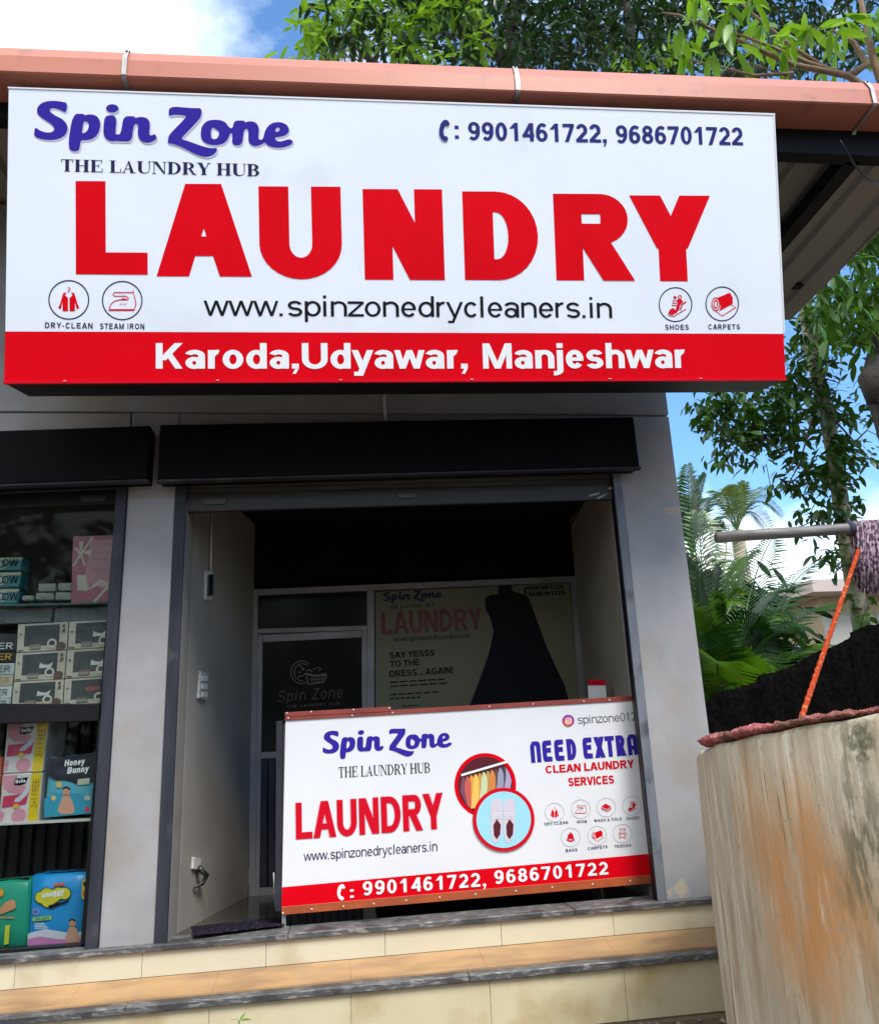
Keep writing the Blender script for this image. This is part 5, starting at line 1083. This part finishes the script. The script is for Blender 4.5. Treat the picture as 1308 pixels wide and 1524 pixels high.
for (x, y, n) in ((1000,52,8),(1020,30,8),(1035,60,8),(1050,85,6),(1075,40,8),(1060,70,7),(1100,85,6),(1110,30,8),(1135,60,8),(1150,20,8),(1170,50,6),(1090,15,8),(1040,15,6),(1215,30,8),(1235,60,8),(1210,75,6),(1190,15,8),(1265,25,8),(1285,50,8),(1300,20,8),(1255,85,6),(1300,80,6),(1160,85,5)):
    LB.clump(PB.at(x + random.uniform(-5,5), y + random.uniform(-5,5)) + V((0, random.uniform(-.3,.3), 0)), n, .30, .035, .75)
LB.build(t2, M['lf_bright'], 180)
for c, q in blobpts(2.5, [(1285,400,60,60),(1262,465,55,40),(1235,500,22,22),(1300,470,40,45),(1320,350,60,50),(1230,440,25,25),(1290,520,22,15)], .011, .45): LM.clump(c, 7, .20, .06, .6)
LM.build(t2, M['lf_mid'], 120, 'low_foliage', w=.28)

# pale ringed trunk covered by a climber
t3 = empty('climber_trunk', atY(1280, 1000, 3.5), 'pale ringed palm trunk wrapped in a broad leaved climber', 'tree')
tp = [(1292,985),(1276,900),(1262,820),(1250,740),(1238,660),(1226,600),(1212,540),(1200,470),(1192,380)]
P3 = YP(3.5); cpts = [V((P3.at(1292,985).x+.05, 3.5, .2))] + [P3.at(*p) for p in tp]; fine = []
for a, b in zip(cpts, cpts[1:]): fine += [a.lerp(b, k/12) for k in range(12)]
tube('trunk', fine, [(.092 - .025*i/len(fine)) * (1 + .035*(i % 3 == 0)) for i in range(len(fine))], M['bark_p'], t3, 14)
LC = Leaves()
for i in range(110):
    q = fine[random.randrange(20, len(fine))]; LC.clump(q + V((random.uniform(-.12,.12), random.uniform(-.15,-.02), 0)), 3, .14, .05, .5)
for c, q in blobpts(3.5, [(1120,640,60,38),(1085,620,55,30),(1060,610,35,30),(1100,665,50,28),(1130,600,60,30),(1170,590,40,30),(1170,640,35,28),(1210,560,45,30),(1235,620,40,40),(1240,700,30,40),(1200,720,25,20),(1165,725,20,14),(1185,690,30,22),(1255,680,40,26),(1290,600,16,30),(1285,655,20,10),(1150,560,50,20),(1225,500,40,40),(1195,470,25,30),(1185,520,20,30),(1200,775,20,15),(1230,760,35,18),(1275,745,30,12),(1225,815,26,14),(1060,560,40,10),(1245,830,20,12)], .0195, .3):
    LC.clump(c, 5, .15, .055, .45)
LC.build(t3, M['lf_lady'], 200, w=.36)
for k, pp in enumerate(([(1232,640),(1180,640),(1110,640),(1050,620)], [(1244,710),(1200,700),(1150,740),(1140,690)], [(1215,560),(1150,590),(1080,600)], [(1240,690),(1290,640),(1310,650)], [(1258,800),(1220,770),(1180,790)], [(1228,610),(1265,650),(1300,690),(1330,700)], [(1215,600),(1190,690),(1165,735)])):
    branch('vine', [atY(x, y, 3.5 + .1*math.sin(k+i)) for i, (x, y) in enumerate(pp)], .014, .004, M['twig'], t3, 5)

# palms
def frond(parent, base, tip, sag, ll, m, n=34, w=.016, name='frond', twist=0.0):
    base, tip = V(base), V(tip); d = tip - base; mid = (base + tip)/2 + V((0, 0, sag)); n = int(n*1.35); pts = bez(base, mid, tip, n)
    vs, fs = tube_mesh(pts, [.011*(1-i/(n+1))+.0025 for i in range(n+1)], 4, False); vs = [tuple(v) for v in vs]
    for i in range(int(n*.18), n):
        t = i/n; p = pts[i]; tan = (pts[min(i+1, n)] - pts[max(i-1,0)]).normalized(); side = tan.cross(V((math.sin(twist), 0, math.cos(twist)))).normalized(); up = side.cross(tan)
        L_ = ll * (math.sin(math.pi*min(1, .12 + t*.86))**.7) * random.uniform(.85, 1.1)
        for s_ in (-1, 1):
            dd = (side*s_*.8 + tan*.62 + up*.22).normalized(); e = p + dd*L_ + V((0, 0, -L_*.30)); m1 = p + dd*L_*.5 + V((0,0,-L_*.02)); ww = tan * w
            b = len(vs); vs += [tuple(p - ww*.4), tuple(p + ww*.4), tuple(m1 + ww), tuple(m1 - ww), tuple(e)]; fs += [(b, b+1, b+2, b+3), (b+3, b+2, b+4)]
    return mesh(name, vs, fs, m, parent)
pal1 = empty('areca_palm', (3.1, 2.6, .22), 'dense areca palm clump with arching fronds beside the shop corner', 'palm')
for (bx0, by0, tx0, ty0, sg, yy) in ((1065,1080,1022,705,.25,2.6),(1060,1080,1040,760,.2,2.9),(1075,1080,1060,850,.5,2.2),(1080,1080,1010,830,.4,2.3),(1085,1080,1120,830,.7,2.5),(1090,1080,1180,880,.6,2.4),(1085,1080,1200,960,.7,2.2),(1095,1080,1250,910,.6,2.7),(1090,1080,1262,985,.55,2.4),(1080,1080,1005,920,.5,2.1),(1070,1080,1000,1000,.5,2.0),(1085,1080,1150,1010,.45,1.9),(1080,1080,1110,1040,.35,1.7),(1075,1080,1040,1050,.35,1.8),(1100,1080,1215,840,.5,3.1),(1085,1080,1090,900,.7,2.2),(1090,1080,1140,940,.6,2.0),(1075,1080,1035,960,.6,2.0),(1100,1080,1230,1020,.4,2.0),(1070,1080,1085,780,.3,3.2),(1080,1080,1150,800,.4,3.3),(1075,1080,1070,990,.4,1.7),(1100,1080,1190,1030,.3,1.9),(1088,1080,1165,905,.5,2.9)):
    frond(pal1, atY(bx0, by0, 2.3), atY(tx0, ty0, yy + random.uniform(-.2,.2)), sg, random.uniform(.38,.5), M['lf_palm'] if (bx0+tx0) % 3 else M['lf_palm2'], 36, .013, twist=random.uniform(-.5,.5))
for k in range(9):
    x0 = 1050 + k*8; branch('stem', [V((atY(x0,1080,2.4).x, 2.4+.06*k, .2)), atY(x0, 1060, 2.4), atY(x0 + random.uniform(-10,10), 960, 2.4)], .03, .018, M['lf_palm'], pal1, 7)
mb = Leaves()
for c, q in blobpts(3.6, [(1060,930,70,70),(1130,960,70,60),(1050,1010,60,60),(1100,890,60,40),(1180,1000,60,40)], .012, .4): mb.clump(c, 6, .30, .12, .2, .12)
mb.build(pal1, M['lf_dark'], 0, 'shade_toned_fill')  # dark leaf fill, the clump's inner shade put into its colour
pal2 = empty('coconut_palm', atY(1105, 1000, 9), 'young coconut palm with pale fronds in front of the clouds', 'palm')
pc = atY(1097, 790, 9); tube('trunk', [V((pc.x, 9, .2)), pc], [.16, .11], M['bark_p'], pal2, 10)
for (tx0, ty0, sg) in ((1110,718,.2),(1098,722,.1),(1070,735,.5),(1048,778,.8),(1140,740,.6),(1165,770,.8),(1150,800,.8),(1060,810,.7),(1085,725,.2),(1125,728,.3)):
    frond(pal2, pc, atY(tx0, ty0, 9 + random.uniform(-.6,.6)), sg, .42, M['lf_coco'] if ty0 < 760 else M['lf_palm'], 26, .011)
pal3 = empty('tall_palm', atY(1030, 1000, 6), 'palm with upright bluish fronds rising next to the pillar', 'palm')
pc = atY(1030, 830, 6); tube('trunk', [V((pc.x, 6, .2)), pc], [.12, .09], M['bark_p'], pal3, 10)
for (tx0, ty0, sg) in ((1023,690,.1),(1050,705,.25),(1012,740,.25),(1062,740,.4),(1040,730,.15),(1075,790,.5),(1005,780,.4)):
    frond(pal3, pc, atY(tx0, ty0, 6 + random.uniform(-.4,.4)), sg, .38, M['lf_palm'], 26, .018)
# house behind the palms
house = empty('neighbour_house', atY(1300, 1000, 12), 'low pale house with flat overhanging roof slab behind the palms', 'house')
hz0 = atY(1240, 866, 11.5).z; hz1 = atY(1240, 884, 11.5).z
box('roof_slab', (9.4, 11.2, hz1), (17, 17, hz0), mat('pinkish_roof_slab', (.48, .40, .37), .8, c2=(.4,.33,.3), scale=1), house)
box('wall', (9.9, 11.8, .2), (16.5, 17, hz1), mat('beige_house_wall', (.38, .30, .19), .85, c2=(.33,.26,.17), scale=.8), house)
box('wall_band', (9.85, 11.72, .2), (16.5, 11.795, atY(1280, 915, 11.7).z), mat('white_house_wall', (.34, .33, .30), .85), house)
for wx in (11.3, 13.6):
    w_ = box('window', (wx, 11.66, 2.2), (wx + 1.0, 11.71, 3.1), M['alu'], house); box('pane', (wx + .08, 11.65, 2.28), (wx + .92, 11.659, 3.02), M['glass_dark'], w_)
# distant tree belt, so that the land does not end bare
far = Leaves()
for i in range(420):
    a = R(-80 + 160*i/420 + random.uniform(-1,1)); r = random.uniform(45, 60); far.clump((r*math.sin(a), r*math.cos(a), random.uniform(.3, 4.5)), 9, 1.8, 1.0, .1, .5)
fo = empty('far_grove', (0, 50, .22), 'far off green tree belt behind the shops', 'trees')
o = far.build(fo, M['lf_dark'], 0); fo['kind'] = 'stuff'
block_trees = empty('sky_block_grove', (0, -15, .22), 'unseen dense trees added behind the viewer to block low sky light', 'trees')  # added out of view so that less low sky light reaches the shop
near = Leaves()
for i in range(900):
    a = R(random.uniform(95, 265)); r = random.uniform(9, 12.5); near.clump((r*math.sin(a), -4 + r*math.cos(a), random.uniform(.3, 6.5)), 7, .9, .5, .1, .6)
near.build(block_trees, M['lf_dark'], 0); block_trees['kind'] = 'stuff'
# weed at the foot of the steps
weed = empty('weed_plant', YP(-1.4).at(362, 1560), 'small green weed poking up in front of the lowest step', 'plant')
wb = YP(-1.4).at(362, 1575)
LW = Leaves(); 
for d_, s_ in (((.9,-.1,.12), .04), ((-.8,.1,.2), .03), ((.2,.2,.2), .03)): LW.it.append((YP(-1.4).at(356, 1519.5), rotm(d_, .5), s_, .3))
LW.build(weed, M['lf_bright'], 4); tube('stem', [V((wb.x, -1.4, .22)), YP(-1.4).at(356, 1519.5)], .003, M['lf_bright'], weed, 5)
